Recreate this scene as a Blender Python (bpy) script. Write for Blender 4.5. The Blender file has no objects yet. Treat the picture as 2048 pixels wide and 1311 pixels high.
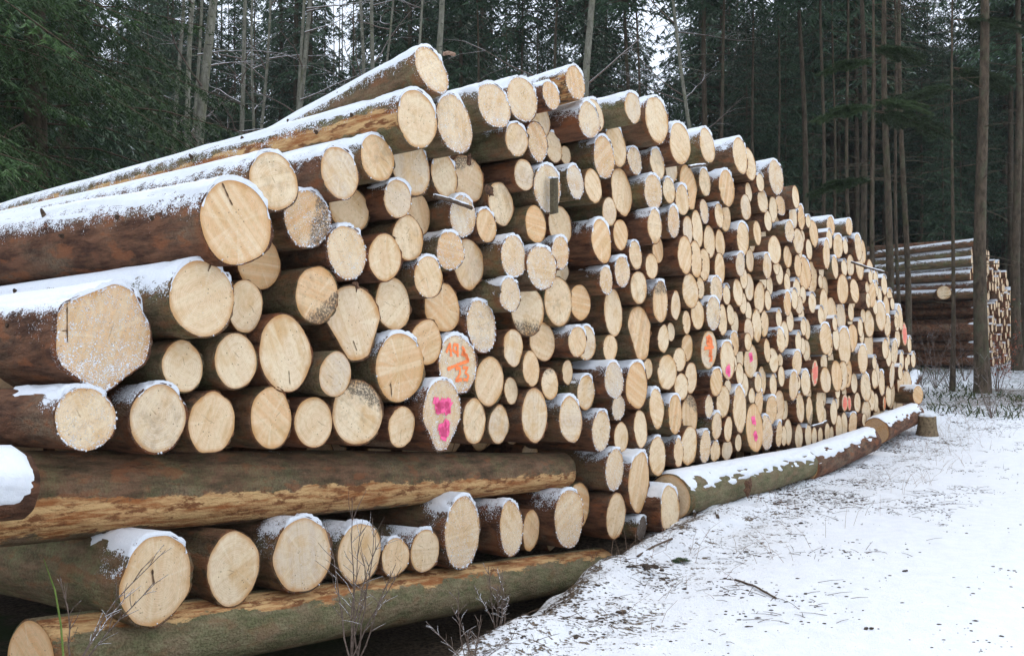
import bpy, math, random
import numpy as np
from math import radians, sin, cos, pi
from mathutils import Vector, Matrix

# ------------------------------------------------------------------ camera, sky, sun
sc = bpy.context.scene
COL = sc.collection
cam_d = bpy.data.cameras.new("camera"); cam = bpy.data.objects.new("camera", cam_d); COL.objects.link(cam)
cam.location = (0, 0, 1.6); cam.rotation_euler = (radians(90), 0, 0)
cam_d.sensor_width = 36; cam_d.lens = 2190/2048*36
cam_d.clip_start = .05; cam_d.clip_end = 1500
sc.camera = cam
sc.view_settings.view_transform = 'Standard'; sc.view_settings.look = 'None'
sc.view_settings.exposure = 0.58; sc.view_settings.gamma = 1.0
SUN_EL, SUN_AZ = radians(48), radians(150)
w = bpy.data.worlds.new("World"); sc.world = w; w.use_nodes = True
nt = w.node_tree; nt.nodes.clear()
wo = nt.nodes.new('ShaderNodeOutputWorld'); bg = nt.nodes.new('ShaderNodeBackground')
sky = nt.nodes.new('ShaderNodeTexSky'); sky.sky_type = 'NISHITA'; sky.sun_disc = False
sky.sun_elevation = SUN_EL; sky.sun_rotation = SUN_AZ
mx = nt.nodes.new('ShaderNodeMixRGB'); mx.inputs[0].default_value = .85
mx.inputs[2].default_value = (9.1, 9.95, 11.4, 1)      # overcast cloud layer
nt.links.new(sky.outputs[0], mx.inputs[1]); nt.links.new(mx.outputs[0], bg.inputs[0])
bg.inputs[1].default_value = .1; nt.links.new(bg.outputs[0], wo.inputs[0])
sd = bpy.data.lights.new("sun", 'SUN'); sd.energy = 1.2; sd.angle = radians(22); sd.color = (1, .97, .92)
so = bpy.data.objects.new("sun", sd); COL.objects.link(so)
so.rotation_euler = Vector((-sin(SUN_AZ)*cos(SUN_EL)*-1, -cos(SUN_AZ)*cos(SUN_EL)*-1*-1, sin(SUN_EL))).to_track_quat('Z', 'Y').to_euler()

rng = np.random.default_rng(11); random.seed(5)

# ------------------------------------------------------------------ geometry of the place
F = 2190.; CX = 1024.; CY = 655.5; H = 1.6
TH = radians(57); T = np.array([cos(TH), sin(TH)]); N = np.array([sin(TH), -cos(TH)])
P0 = np.array([1.52, 9.6]); PHI = radians(55.5); DAX = np.array([-sin(PHI), cos(PHI)])

def on_front(x, y, p=0.):
    "the point of the pile's front plane (moved out by p metres) seen along a line of sight"
    u = (x-CX)/F; v = (CY-y)/F
    Z = (p + P0@N)/(u*N[0]+N[1])
    return Vector((u*Z, Z, H+v*Z))
def at(x, y, Z):
    return Vector(((x-CX)/F*Z, Z, H+(CY-y)/F*Z))

def sstep(a, b, x):
    t = np.clip((x-a)/(b-a), 0, 1); return t*t*(3-2*t)
def _h(ix, iy, s):
    n = (ix*374761393 + iy*668265263 + s*1442695041) & 0xffffffff
    n = ((n ^ (n >> 13))*1274126177) & 0xffffffff
    return ((n ^ (n >> 16)) & 0xffff)/65535.
def vnoise(x, y, s=0):
    x = np.asarray(x, float); y = np.asarray(y, float)
    ix = np.floor(x).astype(np.int64); iy = np.floor(y).astype(np.int64)
    fx = x-ix; fy = y-iy; fx = fx*fx*(3-2*fx); fy = fy*fy*(3-2*fy)
    return (_h(ix, iy, s)*(1-fx)+_h(ix+1, iy, s)*fx)*(1-fy)+(_h(ix, iy+1, s)*(1-fx)+_h(ix+1, iy+1, s)*fx)*fy
def fbm(x, y, s=0, o=4):
    r = 0; a = .5
    for k in range(o):
        r = r+a*vnoise(x*2**k, y*2**k, s+k*7); a *= .5
    return r/(1-.5**o)

EDT = np.array([-9, -7, -5.1, -2.26, -.6, .5, 20]); EDV = np.array([1.9, 1.5, .85, .38, .28, .25, .25])
def st(x, y):
    dx = x-P0[0]; dy = y-P0[1]
    return dx*T[0]+dy*T[1], dx*N[0]+dy*N[1]
def ground_z(x, y):
    x = np.asarray(x, float); y = np.asarray(y, float)
    t, s = st(x, y); e = np.interp(t, EDT, EDV)
    z = .3*sstep(12.5, 20, y) + .35*sstep(20, 36, y) + 1.2*sstep(36, 120, y)
    e = e+.32*(fbm(t*1.1+40, s*1.3, 71, 3)-.5)+.12*(fbm(t*5, s*5, 72, 3)-.5)
    dep = .42*sstep(-.2, -2.6, t)*sstep(-9.5, -7, t)
    z = z - dep*sstep(e+.16, e-.42, s)
    z = z + .05*sstep(.1, .9, t+7)*np.exp(-((s-e-.15)/.25)**2)*sstep(2, 0, t)
    # snow-covered furrow and wheel ruts of the forest road
    z = z - .06*np.exp(-((s-3.2)/.24)**2) - .05*np.exp(-((s-4.9)/.24)**2) + .03*np.exp(-((s-3.65)/.16)**2)
    amp = .035+.05*sstep(-.6, -6, s)+.06*sstep(9, 14, t)
    z = z + amp*(fbm(x*1.3, y*1.3, 3)-.5) + .03*(fbm(x*6, y*6, 9, 3)-.5)*sstep(3.2, .8, s) + .012*(fbm(x*11, y*11, 19, 2)-.5) + .11*(fbm(x*4.5, y*4.5, 29, 4)-.45)*np.exp(-((s-e-.3)/.38)**2)*sstep(2.2, .6, t)
    return z

# ------------------------------------------------------------------ helpers
def mesh(name, verts, faces, mats, uv=None, midx=None, smooth=True):
    me = bpy.data.meshes.new(name)
    if isinstance(verts, np.ndarray) and isinstance(faces, np.ndarray):
        k = faces.shape[1]
        me.vertices.add(len(verts)); me.vertices.foreach_set('co', verts.astype(np.float32).ravel())
        me.loops.add(faces.size); me.loops.foreach_set('vertex_index', faces.astype(np.int32).ravel())
        me.polygons.add(len(faces)); me.polygons.foreach_set('loop_start', np.arange(0, faces.size, k, dtype=np.int32))
        me.polygons.foreach_set('loop_total', np.full(len(faces), k, np.int32))
        me.update(calc_edges=True); me.validate()
    else:
        me.from_pydata([tuple(v) for v in verts], [], [tuple(f) for f in faces]); me.update()
    for m in (mats if isinstance(mats, (list, tuple)) else [mats]): me.materials.append(m)
    if midx is not None: me.polygons.foreach_set('material_index', np.asarray(midx, np.int32))
    if smooth: me.polygons.foreach_set('use_smooth', np.ones(len(me.polygons), bool))
    if uv is not None:
        l = me.uv_layers.new(name='UVMap'); vi = np.empty(len(me.loops), np.int32); me.loops.foreach_get('vertex_index', vi)
        l.data.foreach_set('uv', np.asarray(uv, np.float32)[vi].ravel())
    return me
def obj(name, me, parent=None, loc=None, rot=None):
    o = bpy.data.objects.new(name, me); COL.objects.link(o)
    if parent is not None: o.parent = parent
    if loc is not None: o.location = loc
    if rot is not None: o.rotation_euler = rot
    return o
def tag(o, label=None, cat=None, group=None, kind=None):
    if label: o['label'] = label
    if cat: o['category'] = cat
    if group: o['group'] = group
    if kind: o['kind'] = kind
    return o

class MB:
    def __init__(s): s.v = []; s.f = []; s.m = []
    def tube(s, pts, rad, n=6, mi=0, cap=True):
        pts = [Vector(p) for p in pts]; b = len(s.v)
        if not hasattr(rad, '__len__'): rad = [rad]*len(pts)
        up = Vector((.13, .21, .97)).normalized()
        for i, p in enumerate(pts):
            d = (pts[min(i+1, len(pts)-1)]-pts[max(i-1, 0)]).normalized()
            a = d.cross(up)
            if a.length < .1: a = d.cross(Vector((1, 0, 0)))
            a.normalize(); c = a.cross(d)
            for k in range(n):
                q = 2*pi*k/n; s.v.append(p+(a*cos(q)+c*sin(q))*rad[i])
        for i in range(len(pts)-1):
            for k in range(n):
                s.f.append((b+i*n+k, b+i*n+(k+1) % n, b+(i+1)*n+(k+1) % n, b+(i+1)*n+k)); s.m.append(mi)
        if cap and n > 2:
            s.f.append(tuple(b+k for k in range(n))); s.f.append(tuple(b+(len(pts)-1)*n+k for k in range(n-1, -1, -1))); s.m += [mi, mi]
    def lump(s, c, r, mi=0, seed=0, sq=(1, 1, 1)):
        rr = random.Random(seed); b = len(s.v); c = Vector(c)
        n1, n2 = 6, 3
        s.v.append(c+Vector((0, 0, r*sq[2])))
        for j in range(1, n2+1):
            a = pi*j/(n2+1)
            for k in range(n1):
                q = 2*pi*k/n1+j*.5; m = r*rr.uniform(.7, 1.2)
                s.v.append(c+Vector((sin(a)*cos(q)*m*sq[0], sin(a)*sin(q)*m*sq[1], cos(a)*m*sq[2])))
        s.v.append(c-Vector((0, 0, r*sq[2])))
        for k in range(n1): s.f.append((b, b+1+k, b+1+(k+1) % n1)); s.m.append(mi)
        for j in range(n2-1):
            for k in range(n1):
                s.f.append((b+1+j*n1+k, b+1+(j+1)*n1+k, b+1+(j+1)*n1+(k+1) % n1, b+1+j*n1+(k+1) % n1)); s.m.append(mi)
        e = len(s.v)-1; q = b+1+(n2-1)*n1
        for k in range(n1): s.f.append((e, q+(k+1) % n1, q+k)); s.m.append(mi)
    def build(s, name, mats, parent=None, smooth=True):
        return obj(name, mesh(name, s.v, s.f, mats, midx=s.m, smooth=smooth), parent)

# ------------------------------------------------------------------ materials
class G:
    def __init__(s, name, rough=.9, spec=.2):
        s.m = bpy.data.materials.new(name); s.m.use_nodes = True; s.t = s.m.node_tree; s.b = s.t.nodes['Principled BSDF']
        s.b.inputs['Roughness'].default_value = rough; s.b.inputs['Specular IOR Level'].default_value = spec
    def n(s, ty, **k):
        x = s.t.nodes.new(ty)
        for a, v in k.items():
            if a.startswith('i_'): x.inputs[int(a[2:]) if a[2:].isdigit() else a[2:].replace('_', ' ')].default_value = v
            else: setattr(x, a, v)
        return x
    def l(s, a, b): s.t.links.new(a, b)
    def val(s, x, sock):
        if isinstance(x, (int, float)): sock.default_value = x
        else: s.l(x, sock)
    def math(s, op, a, b=0., c=0.):
        x = s.n('ShaderNodeMath', operation=op); s.val(a, x.inputs[0]); s.val(b, x.inputs[1]); s.val(c, x.inputs[2]); return x.outputs[0]
    def ramp(s, v, a, b):      # smooth step
        x = s.n('ShaderNodeMapRange', interpolation_type='SMOOTHSTEP'); s.val(v, x.inputs[0]); s.val(a, x.inputs[1]); s.val(b, x.inputs[2]); return x.outputs[0]
    def mix(s, f, a, b):
        x = s.n('ShaderNodeMixRGB'); s.val(f, x.inputs[0])
        for q, i in ((a, 1), (b, 2)):
            if isinstance(q, tuple): x.inputs[i].default_value = (*q, 1)
            else: s.l(q, x.inputs[i])
        return x.outputs[0]
    def noise(s, vec, sc, det=4, rough=.55, dist=0., scale=None):
        if scale is not None:
            m = s.n('ShaderNodeMapping'); s.l(vec, m.inputs[0]); m.inputs[3].default_value = scale; vec = m.outputs[0]
        x = s.n('ShaderNodeTexNoise'); x.inputs['Scale'].default_value = sc; x.inputs['Detail'].default_value = det
        x.inputs['Roughness'].default_value = rough; x.inputs['Distortion'].default_value = dist; s.l(vec, x.inputs['Vector']); return x.outputs['Fac']
    def attr(s, name, ty='OBJECT'):
        x = s.n('ShaderNodeAttribute', attribute_type=ty, attribute_name=name); return x.outputs['Fac']
    def objvec(s, rnd=True):
        tc = s.n('ShaderNodeTexCoord'); oi = s.n('ShaderNodeObjectInfo')
        if not rnd: return tc.outputs['Object'], oi.outputs['Random']
        a = s.n('ShaderNodeVectorMath', operation='ADD'); sc_ = s.n('ShaderNodeVectorMath', operation='SCALE')
        cmb = s.n('ShaderNodeCombineXYZ'); cmb.inputs[0].default_value = 37.; cmb.inputs[1].default_value = 61.; cmb.inputs[2].default_value = 23.
        s.l(cmb.outputs[0], sc_.inputs[0]); s.l(oi.outputs['Random'], sc_.inputs['Scale']); s.l(tc.outputs['Object'], a.inputs[0]); s.l(sc_.outputs[0], a.inputs[1])
        return a.outputs[0], oi.outputs['Random']
    def bump(s, h, d=.01, st_=1., prev=None):
        x = s.n('ShaderNodeBump'); x.inputs['Distance'].default_value = d; x.inputs['Strength'].default_value = st_; s.l(h, x.inputs['Height'])
        if prev is not None: s.l(prev, x.inputs['Normal'])
        return x.outputs[0]
    def out(s, col, nrm=None, rough=None):
        if isinstance(col, tuple): s.b.inputs['Base Color'].default_value = (*col, 1)
        else: s.l(col, s.b.inputs['Base Color'])
        if nrm is not None: s.l(nrm, s.b.inputs['Normal'])
        if rough is not None: s.l(rough, s.b.inputs['Roughness'])
        return s.m
SNOW = (.84, .865, .90)

def m_snow():
    g = G('snow', .75, .15); v, r = g.objvec()
    h = g.math('ADD', g.noise(v, 60, 4), g.math('MULTIPLY', g.noise(v, 260, 3), .6))
    return g.out(g.mix(g.ramp(g.noise(v, 25, 5), .3, .7), (.80, .83, .87), SNOW), g.bump(h, .008, .8))

def m_wood(dark=False, old=False):
    g = G('cut_wood_weathered' if dark else 'cut_wood_old' if old else 'cut_wood', .8, .15)
    v, rnd = g.objvec(); tc = g.n('ShaderNodeTexCoord')
    uvn = g.n('ShaderNodeSeparateXYZ'); g.l(tc.outputs['UV'], uvn.inputs[0]); rr = uvn.outputs[0]
    sep = g.n('ShaderNodeSeparateXYZ'); g.l(tc.outputs['Object'], sep.inputs[0]); ox, oz = sep.outputs[0], sep.outputs[2]
    big = g.noise(v, 7, 3); fine = g.noise(v, 55, 4)
    # pith-centred growth rings, wobbling
    px = g.math('ADD', ox, g.math('MULTIPLY', g.math('SUBTRACT', rnd, .5), .05)); pz = g.math('ADD', oz, g.math('MULTIPLY', g.math('SUBTRACT', g.math('FRACT', g.math('MULTIPLY', rnd, 13.7)), .5), .05))
    d = g.math('SQRT', g.math('ADD', g.math('MULTIPLY', px, px), g.math('MULTIPLY', pz, pz)))
    d = g.math('ADD', d, g.math('MULTIPLY', g.noise(v, 14, 2), .03))
    ring = g.math('SINE', g.math('MULTIPLY', d, 620.)); ring2 = g.math('SINE', g.math('MULTIPLY', d, 160.))
    # saw marks in one direction per log
    ang = g.math('MULTIPLY', g.math('FRACT', g.math('MULTIPLY', rnd, 7.31)), 3.14)
    sx = g.math('ADD', g.math('MULTIPLY', ox, g.math('COSINE', ang)), g.math('MULTIPLY', oz, g.math('SINE', ang)))
    cb = g.n('ShaderNodeCombineXYZ'); g.l(g.math('MULTIPLY', sx, 1.), cb.inputs[0]); g.l(rnd, cb.inputs[1])
    saw = g.noise(cb.outputs[0], 90, 5, .7); sawb = g.noise(cb.outputs[0], 22, 3)
    # radial checks
    th = uvn.outputs[1]; cr = g.n('ShaderNodeCombineXYZ'); g.l(g.math('MULTIPLY', th, 9.), cr.inputs[0]); g.l(g.math('MULTIPLY', rnd, 40.), cr.inputs[1])
    rad = g.noise(cr.outputs[0], 3, 2)
    tone = g.math('FRACT', g.math('MULTIPLY', rnd, 5.77))
    c = g.mix(tone, (.77, .615, .425), (.74, .525, .32))
    c = g.mix(g.ramp(g.math('FRACT', g.math('MULTIPLY', rnd, 3.3)), .6, .95), c, (.64, .53, .41))
    c = g.mix(g.ramp(g.math('FRACT', g.math('MULTIPLY', rnd, 23.1)), .6, 1.), c, (.70, .40, .19))
    c = g.mix(g.ramp(big, .42, .75), c, (.62, .39, .185))
    c = g.mix(g.math('MULTIPLY', g.ramp(ring, -.2, 1.), .26), c, (.52, .33, .15))
    c = g.mix(g.math('MULTIPLY', g.math('MULTIPLY', g.ramp(ring2, 0., 1.), g.ramp(g.noise(v, 5, 2), .35, .65)), .34), c, (.55, .36, .17))
    c = g.mix(g.math('MULTIPLY', g.ramp(sawb, .38, .64), .42), c, (.82, .68, .46))
    c = g.mix(g.math('MULTIPLY', g.ramp(saw, .5, .72), .42), c, (.50, .33, .16))
    c = g.mix(g.math('MULTIPLY', g.ramp(rad, .52, .74), .42), c, (.82, .70, .50))
    c = g.mix(g.math('MULTIPLY', g.ramp(fine, .45, .7), .25), c, (.45, .29, .14))
    # heart
    c = g.mix(g.math('MULTIPLY', g.ramp(rr, .5, .05), g.math('MULTIPLY', g.ramp(tone, .5, .9), .3)), c, (.60, .36, .18))
    # orange-brown sapwood edge
    edge = g.math('ADD', rr, g.math('MULTIPLY', g.math('SUBTRACT', big, .5), .25))
    c = g.mix(g.math('MULTIPLY', g.ramp(edge, .84, 1.02), .75), c, (.50, .24, .075))
    dirty = g.ramp(g.math('FRACT', g.math('MULTIPLY', rnd, 11.3)), .55, .95)
    c = g.mix(g.math('MULTIPLY', dirty, g.math('MULTIPLY', g.ramp(g.noise(v, 16, 5, .7), .45, .75), .55)), c, (.30, .21, .13))
    # dirt specks
    vo = g.n('ShaderNodeTexVoronoi'); vo.inputs['Scale'].default_value = 42; g.l(v, vo.inputs['Vector'])
    sp = g.math('MULTIPLY', g.ramp(vo.outputs['Distance'], .17, .09), g.ramp(g.noise(v, 9, 2), .46, .56))
    c = g.mix(g.math('MULTIPLY', sp, .8), c, (.10, .06, .035))
    for mul, lim in ((17.9, .6), (29.3, .8)):
        aa = g.math('MULTIPLY', g.math('FRACT', g.math('MULTIPLY', rnd, mul)), 6.28)
        al = g.math('ADD', g.math('MULTIPLY', px, g.math('COSINE', aa)), g.math('MULTIPLY', pz, g.math('SINE', aa)))
        ac = g.math('SUBTRACT', g.math('MULTIPLY', pz, g.math('COSINE', aa)), g.math('MULTIPLY', px, g.math('SINE', aa)))
        ac = g.math('ABSOLUTE', g.math('ADD', ac, g.math('MULTIPLY', g.math('SUBTRACT', g.noise(v, 18, 3), .5), .03)))
        ck = g.math('MULTIPLY', g.ramp(ac, .0034, .0012), g.math('MULTIPLY', g.ramp(al, .0, .015), g.ramp(al, g.math('ADD', .05, g.math('MULTIPLY', tone, .08)), .03)))
        ck = g.math('MULTIPLY', ck, g.math('GREATER_THAN', g.math('FRACT', g.math('MULTIPLY', rnd, mul*1.7)), lim))
        c = g.mix(g.math('MULTIPLY', ck, .55), c, (.26, .16, .085))
    # mould stain
    stn = g.attr('stain'); so_ = g.noise(v, 30, 6, .75, .6)
    side = g.math('ADD', g.math('MULTIPLY', ox, g.attr('stx')), g.math('MULTIPLY', oz, g.attr('stz')))
    ms = g.math('MULTIPLY', stn, g.ramp(g.math('ADD', g.math('MULTIPLY', side, 5.), so_), .80, 1.05))
    ms = g.math('MULTIPLY', ms, g.ramp(g.noise(v, 75, 4, .75), .36, .56))
    c = g.mix(g.math('MULTIPLY', ms, .85), c, (.05, .045, .04))
    if old: c = g.mix(.75, c, g.mix(g.ramp(fine, .3, .7), (.30, .15, .06), (.46, .27, .12)))
    if dark: c = g.mix(.9, c, g.mix(g.ramp(fine, .3, .7), (.06, .05, .045), (.16, .14, .13)))
    # frozen snow grains stuck to the face
    fr = g.attr('frost'); n1 = g.noise(v, 150, 3, .65, scale=(1, 1, 1.4)); n2 = g.noise(v, 20, 3)
    low = g.ramp(g.math('MULTIPLY', oz, -6.), -.2, 1.)
    th_ = g.math('SUBTRACT', .70, g.math('MULTIPLY', fr, g.math('ADD', .115, g.math('ADD', g.math('MULTIPLY', low, .05), g.math('MULTIPLY', g.math('SUBTRACT', n2, .5), .22)))))
    sm = g.ramp(n1, th_, g.math('ADD', th_, .05))
    sm = g.math('MULTIPLY', sm, g.ramp(fr, 0., .12))
    edg = g.math('MULTIPLY', g.ramp(rr, .9, .97), g.math('MULTIPLY', g.ramp(fr, .25, .9), g.ramp(g.noise(v, 60, 3), .54, .62)))
    sm = g.math('MAXIMUM', sm, edg)
    c = g.mix(sm, c, SNOW)
    hh = g.math('ADD', g.math('MULTIPLY', saw, .5), g.math('ADD', g.math('MULTIPLY', fine, .3), g.math('MULTIPLY', sm, 1.5)))
    return g.out(c, g.bump(hh, .004, .7))

def m_bark(kind='spruce'):
    g = G('bark_'+kind, .85, .2); v, rnd = g.objvec(); tc = g.n('ShaderNodeTexCoord')
    sep = g.n('ShaderNodeSeparateXYZ'); g.l(tc.outputs['Object'], sep.inputs[0]); ox, oy, oz = sep.outputs
    geo = g.n('ShaderNodeNewGeometry'); sn = g.n('ShaderNodeSeparateXYZ'); g.l(geo.outputs['Normal'], sn.inputs[0]); nz = sn.outputs[2]
    L = g.noise(v, 6, 5, .6, scale=(1, .4, 1)); M_ = g.noise(v, 22, 5, .65, scale=(1, .24, 1)); Fn = g.noise(v, 90, 4, .7)
    vo = g.n('ShaderNodeTexVoronoi'); vo.inputs['Scale'].default_value = 30; vo.feature = 'DISTANCE_TO_EDGE'
    mp = g.n('ShaderNodeMapping'); mp.inputs[3].default_value = (1, .55, 1); g.l(v, mp.inputs[0]); g.l(mp.outputs[0], vo.inputs['Vector'])
    c = g.mix(g.ramp(M_, .3, .7), (.045, .020, .012), (.19, .088, .048))
    c = g.mix(g.math('MULTIPLY', g.ramp(L, .48, .68), .8), c, g.mix(g.ramp(Fn, .32, .68), (.10, .068, .043), (.25, .185, .12)))
    gr = g.math('MULTIPLY', g.ramp(g.noise(v, 5.5, 6, .7), .42, .66), g.math('ADD', .05, g.math('MULTIPLY', g.attr('moss'), 1.5)))
    c = g.mix(g.math('MULTIPLY', g.math('MINIMUM', gr, .9), g.ramp(Fn, .3, .55)), c, g.mix(g.ramp(M_, .35, .65), (.085, .095, .035), (.17, .18, .075)))
    c = g.mix(g.math('MULTIPLY', g.attr('moss'), .72), c, g.mix(g.ramp(M_, .3, .7), g.mix(g.ramp(Fn, .3, .7), (.07, .07, .03), (.19, .185, .09)), g.mix(g.ramp(Fn, .3, .7), (.13, .10, .055), (.30, .25, .155))))
    c = g.mix(g.math('MULTIPLY', g.ramp(g.noise(v, 12, 4, .6, scale=(1, .4, 1)), .54, .66), g.math('SUBTRACT', .7, g.math('MULTIPLY', g.attr('moss'), .5))), c, (.25, .085, .032))
    c = g.mix(g.math('MULTIPLY', g.ramp(oy, .12, .0), g.math('MULTIPLY', .6, g.ramp(g.noise(v, 11, 4), .45, .62))), c, (.23, .08, .03))
    c = g.mix(g.math('MULTIPLY', g.ramp(Fn, .68, .8), .6), c, (.25, .24, .2))
    # peeled band: bare inner wood
    bd = g.math('ABSOLUTE', g.math('SUBTRACT', oz, g.attr('bz')))
    bd = g.math('ADD', bd, g.math('MULTIPLY', g.math('SUBTRACT', g.noise(v, 7, 6, .72, scale=(1, .35, 1)), .5), .2))
    face = g.math('MULTIPLY', g.ramp(g.math('MULTIPLY', ox, g.attr('bside')), 0., .02), g.ramp(g.attr('bw'), .001, .01))
    pe = g.math('MULTIPLY', g.ramp(bd, g.math('ADD', g.attr('bw'), .006), g.math('SUBTRACT', g.attr('bw'), .006)), face)
    anyp = g.math('MULTIPLY', g.ramp(g.noise(v, 4.5, 5, .7, scale=(1, .4, 1)), .5, .54), g.ramp(g.attr('peel'), .3, .6))
    pe = g.math('MAXIMUM', pe, anyp)
    pw = g.noise(v, 30, 5, .7, scale=(1, .12, 1))
    pc = g.mix(g.ramp(pw, .36, .62), (.30, .11, .035), (.60, .38, .17)); pc = g.mix(g.ramp(g.noise(v, 20, 5, .7, scale=(1, .3, 1)), .52, .62), pc, (.19, .075, .028))
    c = g.mix(pe, c, pc)
    # snow lying on top
    f1 = g.noise(v, 130, 3, .6); f2 = g.noise(v, 14, 4, .6)
    fall = g.ramp(oy, g.attr('snowlen'), g.math('MULTIPLY', g.attr('snowlen'), .4))
    q = g.math('ADD', nz, g.math('ADD', g.math('MULTIPLY', g.math('SUBTRACT', f1, .5), 2.), g.math('MULTIPLY', g.math('SUBTRACT', f2, .5), 1.3)))
    th_ = g.math('SUBTRACT', 1.55, g.math('MULTIPLY', g.math('MULTIPLY', g.attr('snow'), fall), 1.16))
    sm = g.ramp(q, th_, g.math('ADD', th_, .12))
    rim = g.math('MULTIPLY', g.ramp(oy, .02, .0), g.math('MULTIPLY', g.ramp(g.attr('frost'), .2, .6), g.ramp(f1, .58, .66)))
    sm = g.math('MAXIMUM', sm, rim)
    c = g.mix(sm, c, SNOW)
    hh = g.math('ADD', g.math('MULTIPLY', M_, .8), g.math('ADD', g.math('MULTIPLY', g.ramp(vo.outputs['Distance'], 0., .12), .12), g.math('ADD', g.math('MULTIPLY', Fn, .35), g.math('MULTIPLY', sm, .4))))
    return g.out(c, g.bump(g.noise(v, 11, 5, .7, scale=(1, .5, 1)), .05, .6, g.bump(hh, .016, .9)))

def m_plain(name, a, b, sc_=20, rough=.85, bd=.005, dust=0.):
    g = G(name, rough, .2); v, r = g.objvec(); f = g.noise(v, sc_, 5, .65)
    c = g.mix(g.ramp(f, .3, .7), a, b)
    if dust:
        geo = g.n('ShaderNodeNewGeometry'); sn = g.n('ShaderNodeSeparateXYZ'); g.l(geo.outputs['Normal'], sn.inputs[0])
        q = g.math('ADD', sn.outputs[2], g.math('MULTIPLY', g.math('SUBTRACT', g.noise(v, sc_*2.3, 3), .5), 1.4))
        c = g.mix(g.ramp(q, 1.-dust, 1.1-dust), c, SNOW)
    return g.out(c, g.bump(f, bd))

def m_trunk(name, a, b, lich, spots=False):
    g = G(name, .9, .15); v, r = g.objvec()
    f = g.noise(v, 14, 5, .65, scale=(1, 1, .35)); l = g.noise(v, 5, 5, .65, scale=(1, 1, .6)); k = g.noise(v, 45, 4, .7)
    c = g.mix(g.ramp(f, .3, .7), a, b); c = g.mix(g.ramp(l, .5, .68), c, lich); c = g.mix(g.math('MULTIPLY', g.ramp(k, .62, .72), .6), c, (.33, .33, .3))
    c = g.mix(g.math('MULTIPLY', g.ramp(g.noise(v, 3, 4), .55, .75), .6), c, (.065, .075, .03))
    if spots: c = g.mix(g.math('MULTIPLY', g.ramp(g.noise(v, 9, 4, .6, scale=(1, 1, 2.5)), .6, .66), .85), c, (.05, .045, .04))
    c = g.mix(g.math('MULTIPLY', r, .3), c, (.05, .045, .035))
    return g.out(c, g.bump(g.noise(v, 30, 5, .7, scale=(1, 1, .5)), .03, 1., g.bump(f, .03)))

def m_needles(name, a, b, cc, dust):
    g = G(name, .6, .25); v, r = g.objvec(); tc = g.n('ShaderNodeTexCoord')
    f = g.noise(v, 1.1, 4, .6); k = g.noise(v, 9, 3)
    c = g.mix(g.ramp(f, .35, .65), a, b); c = g.mix(g.math('MULTIPLY', g.ramp(k, .5, .75), .7), c, cc)
    hs = g.n('ShaderNodeHueSaturation'); g.l(c, hs.inputs['Color']); g.l(g.math('ADD', .65, g.math('MULTIPLY', r, .7)), hs.inputs['Value']); c = hs.outputs[0]
    geo = g.n('ShaderNodeNewGeometry'); sn = g.n('ShaderNodeSeparateXYZ'); g.l(geo.outputs['Normal'], sn.inputs[0])
    q = g.math('ADD', g.math('ABSOLUTE', sn.outputs[2]), g.math('ADD', g.math('MULTIPLY', g.math('SUBTRACT', g.noise(v, 5, 3), .5), 1.3), g.math('MULTIPLY', g.math('SUBTRACT', g.noise(v, .7, 2), .5), 1.2)))
    c = g.mix(g.math('MULTIPLY', g.ramp(g.math('ADD', q, g.math('MULTIPLY', g.math('SUBTRACT', r, .5), dust*2.5)), 1.32-dust, 1.6-dust), .85), c, (.62, .68, .74))
    return g.out(c)

def m_ground():
    g = G('snowy_ground', .8, .15)
    tc = g.n('ShaderNodeTexCoord'); v = tc.outputs['Object']
    lit = g.attr('litter', 'GEOMETRY'); soil = g.attr('soil', 'GEOMETRY')
    n1 = g.noise(v, 9, 5, .68, .3); n2 = g.noise(v, 38, 4, .65); n3 = g.noise(v, 1.2, 3); nf = g.noise(v, 160, 3, .6)
    mp = g.n('ShaderNodeMapping'); mp.inputs[2].default_value = (0, 0, -radians(57)); mp.inputs[3].default_value = (1, 3.2, 1); g.l(v, mp.inputs[0])
    st_ = g.noise(mp.outputs[0], 5, 5, .7)
    dirt = g.mix(g.ramp(n2, .35, .65), (.045, .032, .022), (.16, .115, .075)); dirt = g.mix(g.math('MULTIPLY', g.ramp(n3, .5, .62), g.ramp(g.attr('green', 'GEOMETRY'), 0, 1)), dirt, (.05, .065, .022))
    m = g.math('ADD', g.math('MULTIPLY', n2, .5), g.math('ADD', g.math('MULTIPLY', st_, .32), g.math('MULTIPLY', n1, .28)))
    th_ = g.math('SUBTRACT', .715, g.math('MULTIPLY', lit, .3))
    mask = g.ramp(m, th_, g.math('ADD', th_, .045))
    mask = g.math('MAXIMUM', mask, soil)
    sc_ = g.mix(g.ramp(n1, .3, .7), (.80, .83, .87), (.87, .89, .92))
    c = g.mix(mask, sc_, dirt)
    h = g.math('ADD', g.math('MULTIPLY', n2, .5), g.math('ADD', g.math('MULTIPLY', nf, .35), g.math('MULTIPLY', g.math('SUBTRACT', 1., mask), .5)))
    return g.out(c, g.bump(h, .03, .8))

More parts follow.
